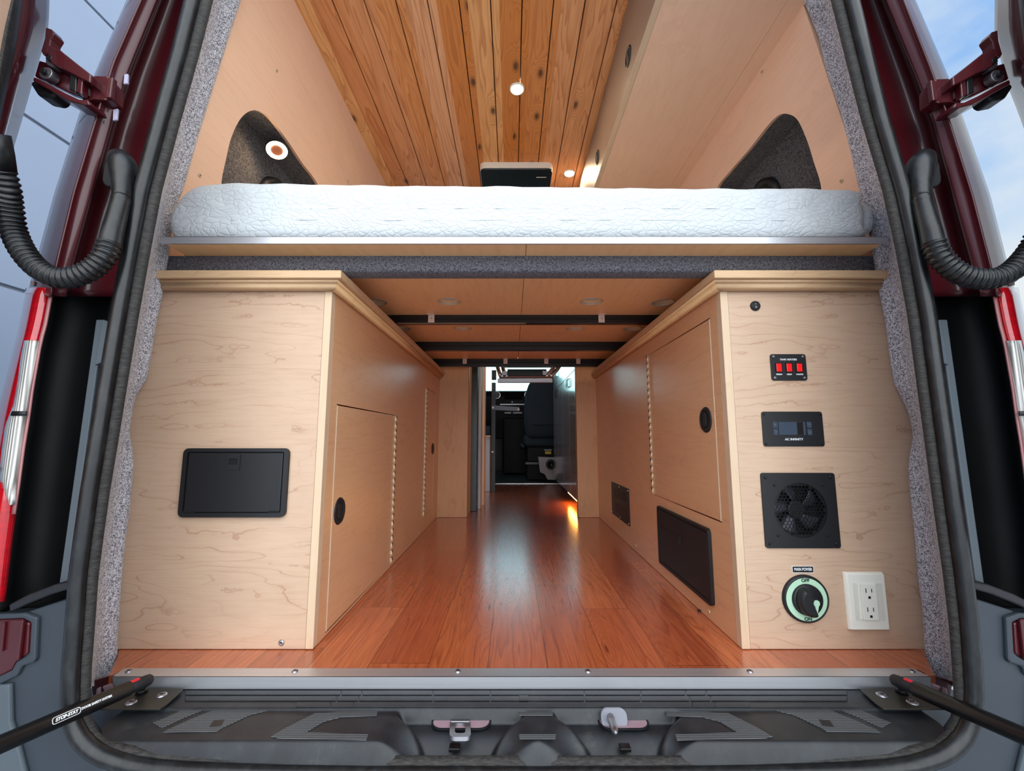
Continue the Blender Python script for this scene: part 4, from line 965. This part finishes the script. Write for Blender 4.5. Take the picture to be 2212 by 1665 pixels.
m.loft(rows); m.put('step_moulding', SILLP, step)
MB().tube([(rows[0][i][0], endY - .004 + .0, rows[0][i][2] + .001) for i in range(0, nx + 1, 3)], .005, 8).put('front_bead', RUBBER, step)
# back strip: three long ribs with seams, and blocks
def deckbox(poly, name, mat=SILLP, t=.0022, bev=.0006, z=0, parent=step, grid=False):
    m = MB(); a = [S_(u, v) + Vector((0, 0, z)) for u, v in poly]; n = len(a); va = [m.v(p) for p in a]; vb = [m.v(p + Vector((0, 0, t))) for p in a]
    m.f(va[::-1]); m.f(vb); [m.f([va[i], va[(i + 1) % n], vb[(i + 1) % n], vb[i]]) for i in range(n)]
    return m.put(name, mat, parent, bevel=bev)
RIB = NM('ribbed_step_plastic'); _w = RIB.n('ShaderNodeTexWave'); _w.bands_direction = 'Y'; _w.inputs['Scale'].default_value = 75; RIB.l(RIB.co(), _w.inputs['Vector']); RIB.base(RIB.ramp(_w.outputs['Fac'], [(0, srgb(40, 44, 48)), (1, srgb(98, 102, 104))])); RIB.set(rough=.5); RIB.bump(_w.outputs['Fac'], .6, .001); RIB = RIB.m
for v0, v1 in ((1493, 1502), (1505, 1514.5), (1518, 1528)):
    segs = [(400 if v0 < 1510 else 640, 735 - (v0 - 1493) * .8), (738 - (v0 - 1493) * .8, 780 - (v0 - 1493) * .6), (783 - (v0 - 1493) * .6, 934), (937, 1058), (1061, 1261), (1264, 1383), (1386, 1480 + (v0 - 1493) * .7), (1483 + (v0 - 1493) * .7, 1524 + (v0 - 1493) * .8), (1527 + (v0 - 1493) * .8, 1830 if v0 < 1510 else 1600)]
    if v0 > 1510: segs = [(640, 712), (716, 762), (765, 1495), (1498, 1543), (1546, 1620)]
    for a, b in segs: deckbox([(a, v0), (b, v0), (b, v1), (a, v1)], 'back_rib', t=.0018)
# curved ribbed bands at both ends
for mir in (False, True):
    f = mu if mir else (lambda u: u)
    for poly in ([(330, 1556), (352, 1548), (420, 1518), (470, 1506), (510, 1504), (452, 1524), (400, 1545), (350, 1568)],
                 [(360, 1572), (410, 1550), (470, 1526), (540, 1514), (640, 1516), (600, 1525), (540, 1540), (480, 1568), (470, 1575), (352, 1578)],
                 [(585, 1586), (620, 1566), (680, 1536), (730, 1533), (816, 1532), (814, 1542), (740, 1544), (700, 1554), (662, 1577), (796, 1581), (792, 1594), (600, 1590)]):
        deckbox([(f(u), v) for u, v in poly], 'ribbed_band', RIB, t=.0012, z=-.004)
    deckbox([(f(u), v) for u, v in ((462, 1552), (486, 1550), (478, 1564), (452, 1566))], 'plug', BLACKM, t=.0012, z=-.0035)
deckbox([(1120, 1533), (1195, 1533), (1194, 1541), (1121, 1541)], 'ribbed_band', RIB, t=.0012, z=-.004); deckbox([(1121, 1581), (1201, 1581), (1200, 1592), (1122, 1592)], 'ribbed_band', RIB, t=.0012, z=-.004)
deckbox([(1121, 1505), (1141, 1505), (1140, 1516), (1122, 1516)], 'clip', BLACKM, t=.003)
for u, v in ((982, 1616), (1350, 1616)):
    q = P(u, v, Z=ZS - .026); m = MB(); m.box((q.x - .009, q.y - .007, q.z - .002), (q.x + .009, q.y + .007, q.z + .004)); m.put('plug', BLACKM, step, bevel=.001)
# latch slots, striker loop and pin
for k, (ua, ub) in enumerate(((941, 1056), (1290, 1404))):
    zp = ZS - .0165
    a, b = P(ua, 1541, Z=zp), P(ub, 1574, Z=zp); cxq = (a.x + b.x) / 2; cyq = (a.y + b.y) / 2; wq = abs(b.x - a.x); hq = abs(a.y - b.y)
    m = MB(); m.M = Matrix.Translation((0, 0, zp)); out = rr(cxq, cyq, wq, hq, hq * .42)
    m.plate(rr(cxq, cyq, wq + .006, hq + .006, hq * .5), [out], -.0004, .0016); m.put('slot_rim', BLACKP, step, bevel=.0005)
    m = MB(); m.M = Matrix.Translation((0, 0, zp)); m.prism(out, .0002, .0008); m.put('slot_plate', PAINT_IN, step)
    m = MB(); m.box((cxq - wq / 2 + .002, cyq + hq * .16, zp + .0008), (cxq + wq / 2 - .002, cyq + hq / 2, zp + .0012)); m.put('slot_maroon_edge', PAINT, step)  # strip of maroon metal along the back edge of the slot
zp = ZS - .0165
a = P(994, 1547, Z=zp); b = P(994, 1589, Z=zp + .012)
t = thing('striker_loop', 'silver metal latch loop standing in the left pocket of the rear step', 'latch', a)
yv = (b - a).normalized(); Mx = F(a, (1, 0, 0), yv); L_ = (b - a).length
m = MB(Mx); m.plate(rr(0, L_ * .62, .036, L_ * .86, .010), [rr(0, L_ * .62, .018, L_ * .50, .006)], 0, .006); m.put('loop', STEEL, t, bevel=.0015)
m = MB(Mx); m.box((-.017, -.010, -.001), (.017, L_ * .3, .003)); m.put('base_tab', STEEL, t, bevel=.001)
a = P(1325, 1552, Z=zp + .006)
t = thing('guide_pin', 'silver metal guide pin standing in the right pocket of the rear step', 'pin', a)
Mx = F(a, (1, 0, 0), (0, .35, 1)); m = MB(Mx); m.plate(rr(0, .002, .046, .030, .012), [], 0, .008); m.put('pin_base', plain('cast_grey', srgb(128, 130, 140), .5), t, bevel=.003)
pa_, pb_ = P(1320, 1553, Y=a.y - .01), P(1330, 1583, Y=a.y - .075)
m = MB(); m.tube([pa_ + Vector((0, .02, 0)), pa_, pa_.lerp(pb_, .75), pa_.lerp(pb_, .93), pb_], [.0075, .0068, .0058, .0042, .001], 16); m.put('pin', STEEL, t, smooth=True)

# door stay struts with their foot plates
def stay(f, lab, txt):
    zpl = ZS + .004
    t = thing('door_stay', lab, 'door stay', P(f(320), 1500, Z=zpl))
    poly = [(206, 1522), (222, 1500), (290, 1487), (393, 1490), (395, 1493), (360, 1524), (345, 1534), (210, 1534)]
    m = MB(); a = [P(f(u), v, Z=zpl) for u, v in poly]; n = len(a); va = [m.v(p) for p in a]; vb = [m.v(p + Vector((0, 0, .003))) for p in a]
    m.f(va); m.f(vb); [m.f([va[i], va[(i + 1) % n], vb[(i + 1) % n], vb[i]]) for i in range(n)]; pl = m.put('foot_plate', plain('worn_dark_steel', srgb(62, 60, 54), .45, .4, grain=.3, gscale=30) if 'worn_dark_steel' not in bpy.data.materials else bpy.data.materials['worn_dark_steel'], t, bevel=.0006)
    for u, v in ((349, 1501), (283, 1517)):
        p = P(f(u), v, Z=zpl + .003); screw(F(p, (1, 0, 0), (0, 1, 0)), 0, 0, pl, .009)
    A = P(f(318), 1470, Y=.835); B = P(f(2), 1607, Y=.655); D = (B - A).normalized(); E = A + D * .65
    foot = P(f(306), 1497, Z=zpl + .003)
    m = MB(); m.cyl(foot, foot + Vector((0, 0, .012)), .010, 16, .006); m.cyl(foot + Vector((0, 0, .01)), A + D * .012, .007); m.put('ball_stud', BLACKM, t, smooth=False)
    m = MB(); m.tube([A - D * .008, A - D * .004, A + D * .004, A + D * .030], [.006, .0095, .0105, .0100], 18); sock = m.put('ball_socket', BLACKP, t, bevel=.001)
    sd = Vector((0, -.3, 1)).normalized(); m = MB(F(A + D * .022 + sd * .0085, D, sd.cross(D)))
    m.prism(rr(0, 0, .020, .007, .002), -.001, .0032); m.put('release_clip', plain('red_clip', srgb(214, 40, 52), .4) if 'red_clip' not in bpy.data.materials else bpy.data.materials['red_clip'], sock, bevel=.0006, label='red locking clip')
    m = MB(); m.tube([A + D * .028, A + D * .030, E], [.010, .0125, .0125], 28, True); cy = m.put('cylinder', BLACKM, t)
    if txt:
        # lettering wraps the tube: placed on the side that faces the viewer
        view = (Vector((0, 0, H)) - (A + D * .12)); nrm = (view - D * view.dot(D)).normalized(); Xd = -D; Yd = nrm.cross(Xd)
        def on(s, dz=0): return F(A + D * s + nrm * (.0126 + dz), Xd, Yd)
        def wrap(mb):
            for vtx in mb.bm.verts:   # bend flat lettering onto the cylinder
                q = vtx.co - A; s = q.dot(D); yy = q.dot(Yd); h = q.dot(nrm); an = yy / .0125; vtx.co = A + D * s + nrm * (h * math.cos(an)) + Yd * (h * math.sin(an))
            return mb
        m = MB(on(.083)); m.text('DOOR SAFETY SYSTEM', .0046, 0, .0005, .0001, bold=.00018, sx=.87); wrap(m).put('lettering', WHITE_T, cy)
        m = MB(on(.122)); m.plate(rr(0, 0, .0350, .0098, .0034), [rr(0, 0, .0334, .0082, .0028)], 0, .0004); wrap(m).put('badge_outline', WHITE_T, cy)
        m = MB(on(.122)); m.text('STOP-STAY', .0063, 0, 0, .0001, bold=.00028, shear=.25, sx=.86); wrap(m).put('lettering', WHITE_T, cy)
stay(lambda u: u, 'black gas door stay with white lettering at the lower left of the opening', True)
stay(mu, 'black gas door stay without lettering at the lower right of the opening', False)

# ================================================================== UPPER INTERIOR
# overhead cabinet on the right: aisle face, underside, edge strip, latches
oc = thing('overhead_cabinet', 'long maple overhead cabinet along the right side under the ceiling', 'cabinet', (.55, 2.0, H + 1.155))
XC = .382; ZK = H + 1.155
MB().box((XC + .019, .985, ZK), (.7345, 2.36, ZK + .012)).put('underside', MAPLE_W, oc)
MB().box((.7355, .985, ZK), (.80, 2.36, ZK + .012)).put('underside_filler', MAPLE_W, oc)
MB().box((XC + .01, .983, ZK + .003), (.80, .986, ZK + .02)).put('end_edge', MAPLE_E, oc)
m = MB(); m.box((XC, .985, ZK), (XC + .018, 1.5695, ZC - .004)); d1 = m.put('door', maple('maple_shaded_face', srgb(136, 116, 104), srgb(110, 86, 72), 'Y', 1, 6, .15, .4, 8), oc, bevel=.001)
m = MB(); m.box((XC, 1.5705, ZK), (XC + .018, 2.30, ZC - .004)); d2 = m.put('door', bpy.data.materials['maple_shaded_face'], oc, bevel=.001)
for a, b in ((.985, 1.5695), (1.5705, 2.30)): MB().box((XC, a, ZK - .0015), (XC + .018, b, ZK)).put('edge_band', MAPLE_E, oc)
MB().box((XC + .02, .987, ZK + .012), (.76, .999, ZC - .004)).put('end_panel', MAPLE_W, oc); MB().box((XC + .02, 2.34, ZK + .012), (.76, 2.355, ZC - .004)).put('end_panel', MAPLE_W, oc)
for (u, v), d in (((1358, 122), d1), ((1291, 340), d2)):
    p = P(u, v, X=XC); finger_latch(RIGHTW((XC, 0, 0)), -p.y, p.z, .031, d)
oc2 = thing('divider_panel', 'narrow upright maple divider panel at the forward end of the overhead cabinet', 'panel', (.36, 2.42, H + 1.1))
MB().box((.335, 2.38, H + 1.05), (.345, 2.85, ZC - .03)).box((.352, 2.38, H + 1.05), (.366, 2.85, ZC - .01)).put('board', MAPLE_E, oc2, bevel=.001)
# screws in the upper wall panels (parts of the wall)
for A, M0, lst, wo_ in ((LA, ML, [(431, 378), (597, 152), (751, 391)], wl), (RA, MR, [(1818, 390), (1647, 155)], wr)):
    nn = M0.to_3x3() @ Vector((0, 0, 1))
    for u, v in lst:
        p = onplane(u, v, A, nn); inward = Vector((1, 0, 0)) if wo_ is wl else Vector((-1, 0, 0)); z_ = nn if nn.dot(inward) > 0 else -nn
        screw(F(p, Vector((0, 1, 0)), z_.cross(Vector((0, 1, 0)))), 0, 0, wo_, .0065, BRASS)
p = P(1479, 398, Z=ZK); screw(F(p, (1, 0, 0), (0, -1, 0)), 0, 0, oc, .005, BRASS)
# panel joint on the right between overhead underside and wall
# ceiling lights
WARM = emit('warm_lamp', (1.0, .80, .52, 1), 450)
def puck(u, v, lab):
    p = P(u, v, Z=ZC - .002); t = thing('ceiling_light', lab, 'ceiling light', p)
    M = F(p, (1, 0, 0), (0, -1, 0))
    m = MB(M); m.lathe(0, 0, [(.0245, .0), (.0250, .004), (.0290, .004), (.0310, .0), (.0310, -.003)], 32); m.put('trim_ring', WHITEP, t, smooth=True)
    m = MB(M); m.disc(0, 0, .0246, .000, .0022); m.put('diffuser', WARM, t)
puck(1117, 192, 'lit round ceiling light set in the cedar boards, nearer one')
puck(1230, 374, 'lit round ceiling light beside the overhead cabinet, farther one')
# ring light in the left niche, fixed to the upper slope of the pocket
nn = ML.to_3x3() @ Vector((0, 0, 1)); p = onplane(598, 324, LA, nn) + nn * .03 * (1 if nn.x < 0 else -1)
p = onplane(598, 324, p, nn)
t = thing('niche_light', 'glowing ring light in the charcoal carpeted niche of the left wall', 'light', p)
fz = (Vector((0, 0, H)) - p).normalized(); fz = (fz * .35 + Vector((.25, -.25, -1.0)).normalized() * .9).normalized()
fx = Vector((1, 0, .0)); fx = (fx - fz * fx.dot(fz)).normalized(); fy = fz.cross(fx); M = F(p, fx, fy) @ Matrix.Diagonal((.86, .80, .86, 1))
m = MB(M); m.lathe(0, 0, [(.0, -.012), (.040, -.012), (.043, -.004), (.043, .002), (.040, .004), (.0385, .0025)], 36); m.put('housing', BLACKP, t, smooth=True)
m = MB(M); m.lathe(0, 0, [(.0385, .0025), (.036, .0055), (.0255, .0055), (.023, .002)], 36); m.put('ring_diffuser', emit('warm_ring', (1.0, .66, .34, 1), 60), t, smooth=True)
m = MB(M); m.disc(0, 0, .0235, -.002, .0040); m.put('centre_cap', plain('copper_cap', srgb(176, 110, 84), .4), t, bevel=.001)
# roof fan
p0, p1 = P(1036, 354, Z=ZC - .01), P(1195, 354, Z=ZC - .01)
cxv, wv = (p0.x + p1.x) / 2, p1.x - p0.x; cyv = p0.y + .19
t = thing('roof_vent_fan', 'dark screened roof vent fan with rounded white rim in the cedar ceiling', 'roof fan', (cxv, cyv, ZC - .03))
M = F((cxv, cyv, ZC), (1, 0, 0), (0, -1, 0))
m = MB(M); m.plate(rr(0, 0, wv, .38, .03), [rr(0, 0, wv - .02, .36, .025)], 0, .032); m.put('rim', WHITEP, t, bevel=.004)
m = MB(M); m.prism(rr(0, 0, wv - .004, .376, .028), .033, .040); m.put('dark_screen', plain('smoked_screen', srgb(14, 16, 24), .3), t, bevel=.003)
m = MB(M); m.box((wv * .28, .12, .040), (wv * .42, .124, .0415)); m.put('label_strip', WHITE_T, t)

# ================================================================== FORWARD PART OF THE VAN
def Q(u, v, Y): return P(u, v, Y)
def qbox(u0, v0, u1, v1, Y0, Y1):
    a, b = P(u0, v0, Y0), P(u1, v1, Y0); return (a.x, Y0, b.z), (b.x, Y1, a.z)
# left: sliding door edge and its frames
t = thing('sliding_door', 'edge of the open sliding side door with grey and beige frames beyond the left end panel', 'door', (-.25, 2.9, 0))
for n_, (u0, u1, Y0, mat) in (('black_gasket', (1019, 1030, 2.75, RUBBER)), ('grey_frame', (1029, 1038, 2.85, plain('grey_trim', srgb(196, 196, 200), .5))), ('beige_frame', (1037, 1046, 3.0, plain('beige_trim', srgb(232, 196, 164), .5)))):
    a, b = qbox(u0, 760, u1, 1040, Y0, Y0 + .12); MB().box((a[0], a[1], .0), (b[0], b[1], BZ + .3)).put(n_, mat, t, bevel=.003)
# low white cabinet with a dark cushion on it
a, b = qbox(1045, 940, 1058.5, 1040, 3.73, 4.27); t = thing('side_cabinet', 'low white cabinet with beige edging beyond the sliding door', 'cabinet', ((a[0] + b[0]) / 2, 3.9, 0))
MB().box((-.86, 3.73, .0), (b[0] - .006, 4.27, P(1050, 942, 3.73).z)).put('carcass', WHITECAB, t, bevel=.004)
MB().box((b[0] - .006, 3.725, .0), (b[0], 4.275, P(1050, 942, 3.73).z)).put('edge_band', MAPLE_E, t, bevel=.002)
MB().box((-.86, 3.71, P(1050, 945, 3.73).z), (b[0] + .003, 4.28, P(1050, 940, 3.73).z)).put('worktop', MAPLE_E, t, bevel=.002)
a, b = qbox(1045, 920, 1061, 940, 3.75, 3.95)
tag(MB().box((a[0] - .1, 3.75, a[2]), (b[0], 3.95, b[2])).put('cushion', FABRIC_S, bevel=.02, seg=4), 'small dark blue grey cushion on the low white cabinet', 'cushion')
# right: tall dark cupboards with an amber light strip under the toe kick
XD = .405
tk = thing('tall_cupboard', 'tall glossy dark grey cupboards forward of the right end panel', 'cupboard', (.6, 3.4, 0))
MB().box((XD + .02, 2.60, .075), (.70, 4.12, 1.80)).put('carcass', DARKWOOD, tk)
zsp = P(1220, 850, X=XD).z
for i in range(4):
    y0, y1 = 2.60 + .38 * i, 2.60 + .38 * (i + 1) - .004
    for (z0, z1) in ((.075, zsp + .10), (zsp + .104, 1.80)):
        d = MB().box((XD, y0, z0), (XD + .019, y1, z1)).put('door', DARKWOOD, tk, bevel=.0015)
        hy = y1 - .03 if i % 2 == 0 else y0 + .03; hz = (zsp + .02) if z0 < .5 else zsp + .20
        if z1 < 1.5 or True:
            MB().tube([(XD, hy, hz), (XD - .014, hy, hz + .004), (XD - .014, hy, hz + .055), (XD, hy, hz + .059)], .0028, 8).put('pull_handle', BLACKM, d)
MB().box((XD + .06, 2.62, .0), (.69, 4.1, .075)).put('toe_kick', BLACKM, tk)
t = thing('floor_light_strip', 'amber light strip glowing on the floor under the dark cupboards', 'light', (.45, 2.8, .07))
MB().box((XD + .005, 2.62, .066), (XD + .025, 3.15, .074)).put('strip', emit('amber_strip', (1.0, .42, .08, 1), 30), t)
# cab floor mat
struct(MB().box((-.93, 4.36, -.03), (.97, 6.5, -.008)).put('floor_cab', plain('cab_rubber_floor', srgb(60, 76, 76), .3, grain=.3, gscale=12)))
MB().box((-.5, 4.355, -.005), (.5, 4.372, .004)).put('floor_edge_trim', ALU, bpy.data.objects['floor_cab'])
# seats
def seat(x, y, lab, yaw=0):
    t = thing('cab_seat', lab, 'seat', (x, y, 0)); T = Matrix.Translation((x, y, 0)) @ Matrix.Rotation(yaw, 4, 'Z')
    m = MB(T); bk = [(.0, .50), (.02, .52), (.06, .62), (.09, .9), (.10, 1.10), (.06, 1.16), (0, 1.16)]
    rows = []
    for z, hw, th, yo in ((.46, .20, .05, 0), (.50, .235, .075, -.01), (.62, .25, .085, -.02), (.80, .25, .085, -.035), (.95, .235, .08, -.055), (1.05, .20, .07, -.07), (1.12, .15, .055, -.08), (1.15, .09, .03, -.085)):
        rows.append([(hw * math.copysign(abs(math.cos(a)) ** .45, math.cos(a)), yo + th * math.copysign(abs(math.sin(a)) ** .6, math.sin(a)), z) for a in [2 * PI * k / 28 for k in range(28)]])
    m.loft(rows, True, True); m.put('backrest', FABRIC_S, t, smooth=False)
    for z in (.60, .84): MB(T).box((-.155, -.118, z), (.155, -.10, z + .21)).put('rear_pad', FABRIC_S, t, bevel=.012, seg=3)
    MB(T).box((-.25, -.03, .36), (.25, .46, .50)).put('cushion', FABRIC_S, t, bevel=.045, seg=4)
    MB(T).box((-.22, -.06, .20), (.22, .40, .36)).put('seat_base', BLACKG, t, bevel=.01)
    MB(T).box((-.24, -.08, .17), (.24, .44, .20)).put('swivel_plate', BLACKM, t, bevel=.004)
    MB(T).box((-.02, -.072, .285), (.045, -.060, .315)).put('warning_tag', plain('yellow_tag', srgb(232, 190, 40), .5) if 'yellow_tag' not in bpy.data.materials else bpy.data.materials['yellow_tag'], t)
    MB(T).box((-.03, -.072, .325), (.05, -.060, .333)).put('white_tag', WHITE_T, t)
    MB(T).cyl((-.26, .0, .33), (-.26, .0, .40), .03).put('recline_knob', BLACKP, t)
    MB(T).box((-.22, -.02, 0), (.22, .38, .17)).put('pedestal', BLACKG, t, bevel=.006)
    return t
seat(.385, 4.75, 'dark blue grey cab seat seen through the aisle on the right'); seat(-.56, 4.75, 'dark cab seat mostly hidden behind the sliding door edge on the left')
# carpeted heater panel with a black round outlet
a, b = qbox(1163, 987, 1215, 1034, 4.42, 4.52)
t = thing('heater_panel', 'grey carpeted panel with a black round air outlet at the foot of the seat', 'heater', ((a[0] + b[0]) / 2, 4.42, 0))
m = MB(REAR((0, 4.42, 0))); m.prism([(P(u, v, 4.42).x, max(0.0, P(u, v, 4.42).z)) for u, v in ((1163, 987), (1215, 989), (1215, 1036), (1183, 1036), (1177, 1024), (1167, 1020))], -.08, 0); m.put('panel', CARPET, t)
q = P(1190, 1003, 4.42); m = MB(REAR((0, 4.42, 0))); m.lathe(q.x, q.z, [(.0, .004), (.026, .004), (.030, .03), (.046, .036), (.052, .0)], 28); m.put('air_outlet', BLACKM, t, smooth=True)
# table post with its swinging arm
Yp = 3.7; a, b = qbox(1062, 826, 1070, 1002, Yp, Yp + .05)
t = thing('table_post', 'black upright table post with a grey swing arm and white bolts in the aisle', 'post', ((a[0] + b[0]) / 2, Yp, b[2]))
MB().box((a[0], Yp, 0.0), (b[0], Yp + .04, b[2])).put('post', BLACKM, t, bevel=.002)
m = MB(); c4 = [P(1062, 875, Yp - .01), P(1122, 879, Yp - .01), P(1122, 888, Yp - .01), P(1062, 885, Yp - .01)]; m.hexa(c4 + [p + Vector((0, .03, 0)) for p in c4]); m.put('arm', plain('grey_arm', srgb(92, 92, 104), .4, .3), t, bevel=.001)
for u, v in ((1065, 880), (1120, 884), (1064, 976)):
    q = P(u, v, Yp - .012); MB().cyl(q, q + Vector((0, .012, 0)), .0085, 14).put('bolt', WHITEP, t)
MB().box(P(1062, 799, Yp), P(1072, 820, Yp) + Vector((0, .03, 0))).put('top_bracket', BLACKP, t, bevel=.002)
# folding table carrier hanging under the bed end
Yh = 2.58
t = thing('folding_carrier', 'chrome folding bracket frame hanging under the forward end of the bed', 'bracket', (.03, Yh, H + .33))
for s, pts in ((-1, [(1086, 757), (1079, 770), (1080, 790), (1086, 812)]), (1, [(1196, 757), (1206, 772), (1202, 792), (1184, 814)])):
    for du, dy in ((-7, 0), (7, .01)):
        MB().tube(smooth_poly([P(u + du * (1 - .3 * (k / 3)), v, Yh + dy) for k, (u, v) in enumerate(pts)], 5, False), .0125, 12).put('arm', CHROME, t)
    q = P(pts[1][0], 783, Yh - .012); MB().cyl(q, q + Vector((0, .03, 0)), .020, 20).put('pivot', BLACKM, t, bevel=.002)
    q = P(pts[3][0] + (4 if s < 0 else -6), 806, Yh - .01); MB().box(q - Vector((.018, 0, .012)), q + Vector((.018, .03, .014))).put('clamp', STEEL, t, bevel=.003)
MB().box(P(1075, 817, Yh - .01), P(1194, 826, Yh - .01) + Vector((0, .03, 0))).put('bottom_bar', STEEL, t, bevel=.003)
MB().box(P(1078, 812, Yh - .006), P(1192, 816, Yh - .006) + Vector((0, .03, 0))).put('lower_rail', plain('red_brown_rail', srgb(120, 70, 62), .35), t, bevel=.002)
MB().box(P(1096, 797, Yh), P(1181, 811, Yh) + Vector((0, .05, 0))).put('carrier_plate', BLACKR, t, bevel=.002)
MB().box(P(1088, 789, Yh + .02), P(1212, 793, Yh + .02) + Vector((0, .02, 0))).put('upper_rail', BLACKR, t)
# dashboard
Yd = 5.55; t = thing('dashboard', 'black van dashboard with round chrome ringed air vents seen past the seats', 'dashboard', (0, Yd, .4))
zt = P(1106, 843, Yd).z
m = MB(F((0, 0, 0), (0, 1, 0), (0, 0, 1))); m.prism([(Yd, .45), (Yd + .5, .45), (Yd + .55, zt - .03), (Yd + .35, zt + .01), (Yd + .1, zt + .005), (Yd + .02, zt - .015), (Yd - .02, zt - .08), (Yd - .03, .70)], -.90, .94); m.put('dash_body', BLACKG, t, bevel=.01)
MB().box((-.12, Yd - .10, 0), (.30, Yd + .2, .72)).put('centre_console', BLACKG, t, bevel=.02)
for u in (1073, 1141):
    q = P(u, 853, Yd - .035); m = MB(REAR(q)); m.lathe(0, 0, [(.040, .0), (.048, .010), (.052, .0)], 28); r_ = m.put('vent_ring', CHROME, t, smooth=True)
    m = MB(REAR(q)); m.disc(0, 0, .042, -.004, .002); m.put('vent_core', BLACKM, r_)
MB().box(P(1080, 872, Yd - .05), P(1134, 874.5, Yd - .05) + Vector((0, .02, 0))).put('bright_trim', STEEL, t)
for k in range(9):
    q = P(1084 + k * 5.6, 868, Yd - .05); MB().box(q - Vector((.009, 0, .009)), q + Vector((.009, .01, .009))).put('button', BLACKP if k != 4 else STEEL, t, bevel=.002)
MB().box(P(1090, 890, Yd - .11), P(1104, 893, Yd - .11) + Vector((0, .01, 0))).box(P(1108, 890, Yd - .11), P(1128, 893, Yd - .11) + Vector((0, .01, 0))).put('console_labels', WHITE_T, t)
MB().box(P(1090, 851, Yd - .045), P(1128, 862, Yd - .045) + Vector((0, .02, 0))).put('display', plain('off_display', srgb(10, 9, 10), .7, spec=.1), t, bevel=.004)
# front of the van: pillars, header and windscreen
GLASS = NM('window_glass'); GLASS.t.nodes.remove(GLASS.b); _t = GLASS.n('ShaderNodeBsdfTransparent'); _t.inputs['Color'].default_value = (.66, .84, .82, 1); _g = GLASS.n('ShaderNodeBsdfGlossy'); _g.inputs['Roughness'].default_value = .02; _mx = GLASS.n('ShaderNodeMixShader'); _mx.inputs[0].default_value = .06; GLASS.l(_t.outputs[0], _mx.inputs[1]); GLASS.l(_g.outputs[0], _mx.inputs[2]); GLASS.l(_mx.outputs[0], GLASS.out.inputs[0]); GLASS = GLASS.m
wsd = struct(bpy.data.objects.new('window_1', None)); COL.objects.link(wsd); wsd.location = (0, 6.2, .9); WL['window_1'] = Vector((0, 6.2, .9))
c4 = [(-.88, 6.5, 1.0), (.92, 6.5, 1.0), (.86, 5.75, 1.80), (-.82, 5.75, 1.80)]
m = MB(); m.hexa(c4 + [(a, b + .006, c + .004) for a, b, c in c4]); m.put('window_pane', GLASS, wsd)
MB().tube([(-.92, 6.5, 1.0), (.95, 6.5, 1.0)], .03, 8).tube([(-.92, 6.52, .98), (-.85, 5.74, 1.83)], .035, 8).tube([(.95, 6.52, .98), (.88, 5.74, 1.83)], .035, 8).put('window_frame', BLACKM, wsd)
struct(MB().box((-.98, 6.3, -.1), (1.02, 6.6, .98)).put('wall_front', BLACKM))
struct(MB().box((-.98, 4.4, -.1), (-.95, 6.6, 1.02)).box((-.98, 4.4, -.1), (-.95, 4.9, 2.0)).box((.99, 4.4, -.1), (1.02, 6.6, 1.02)).box((.99, 4.4, -.1), (1.02, 4.9, 2.0)).put('wall_cab', BLACKM))
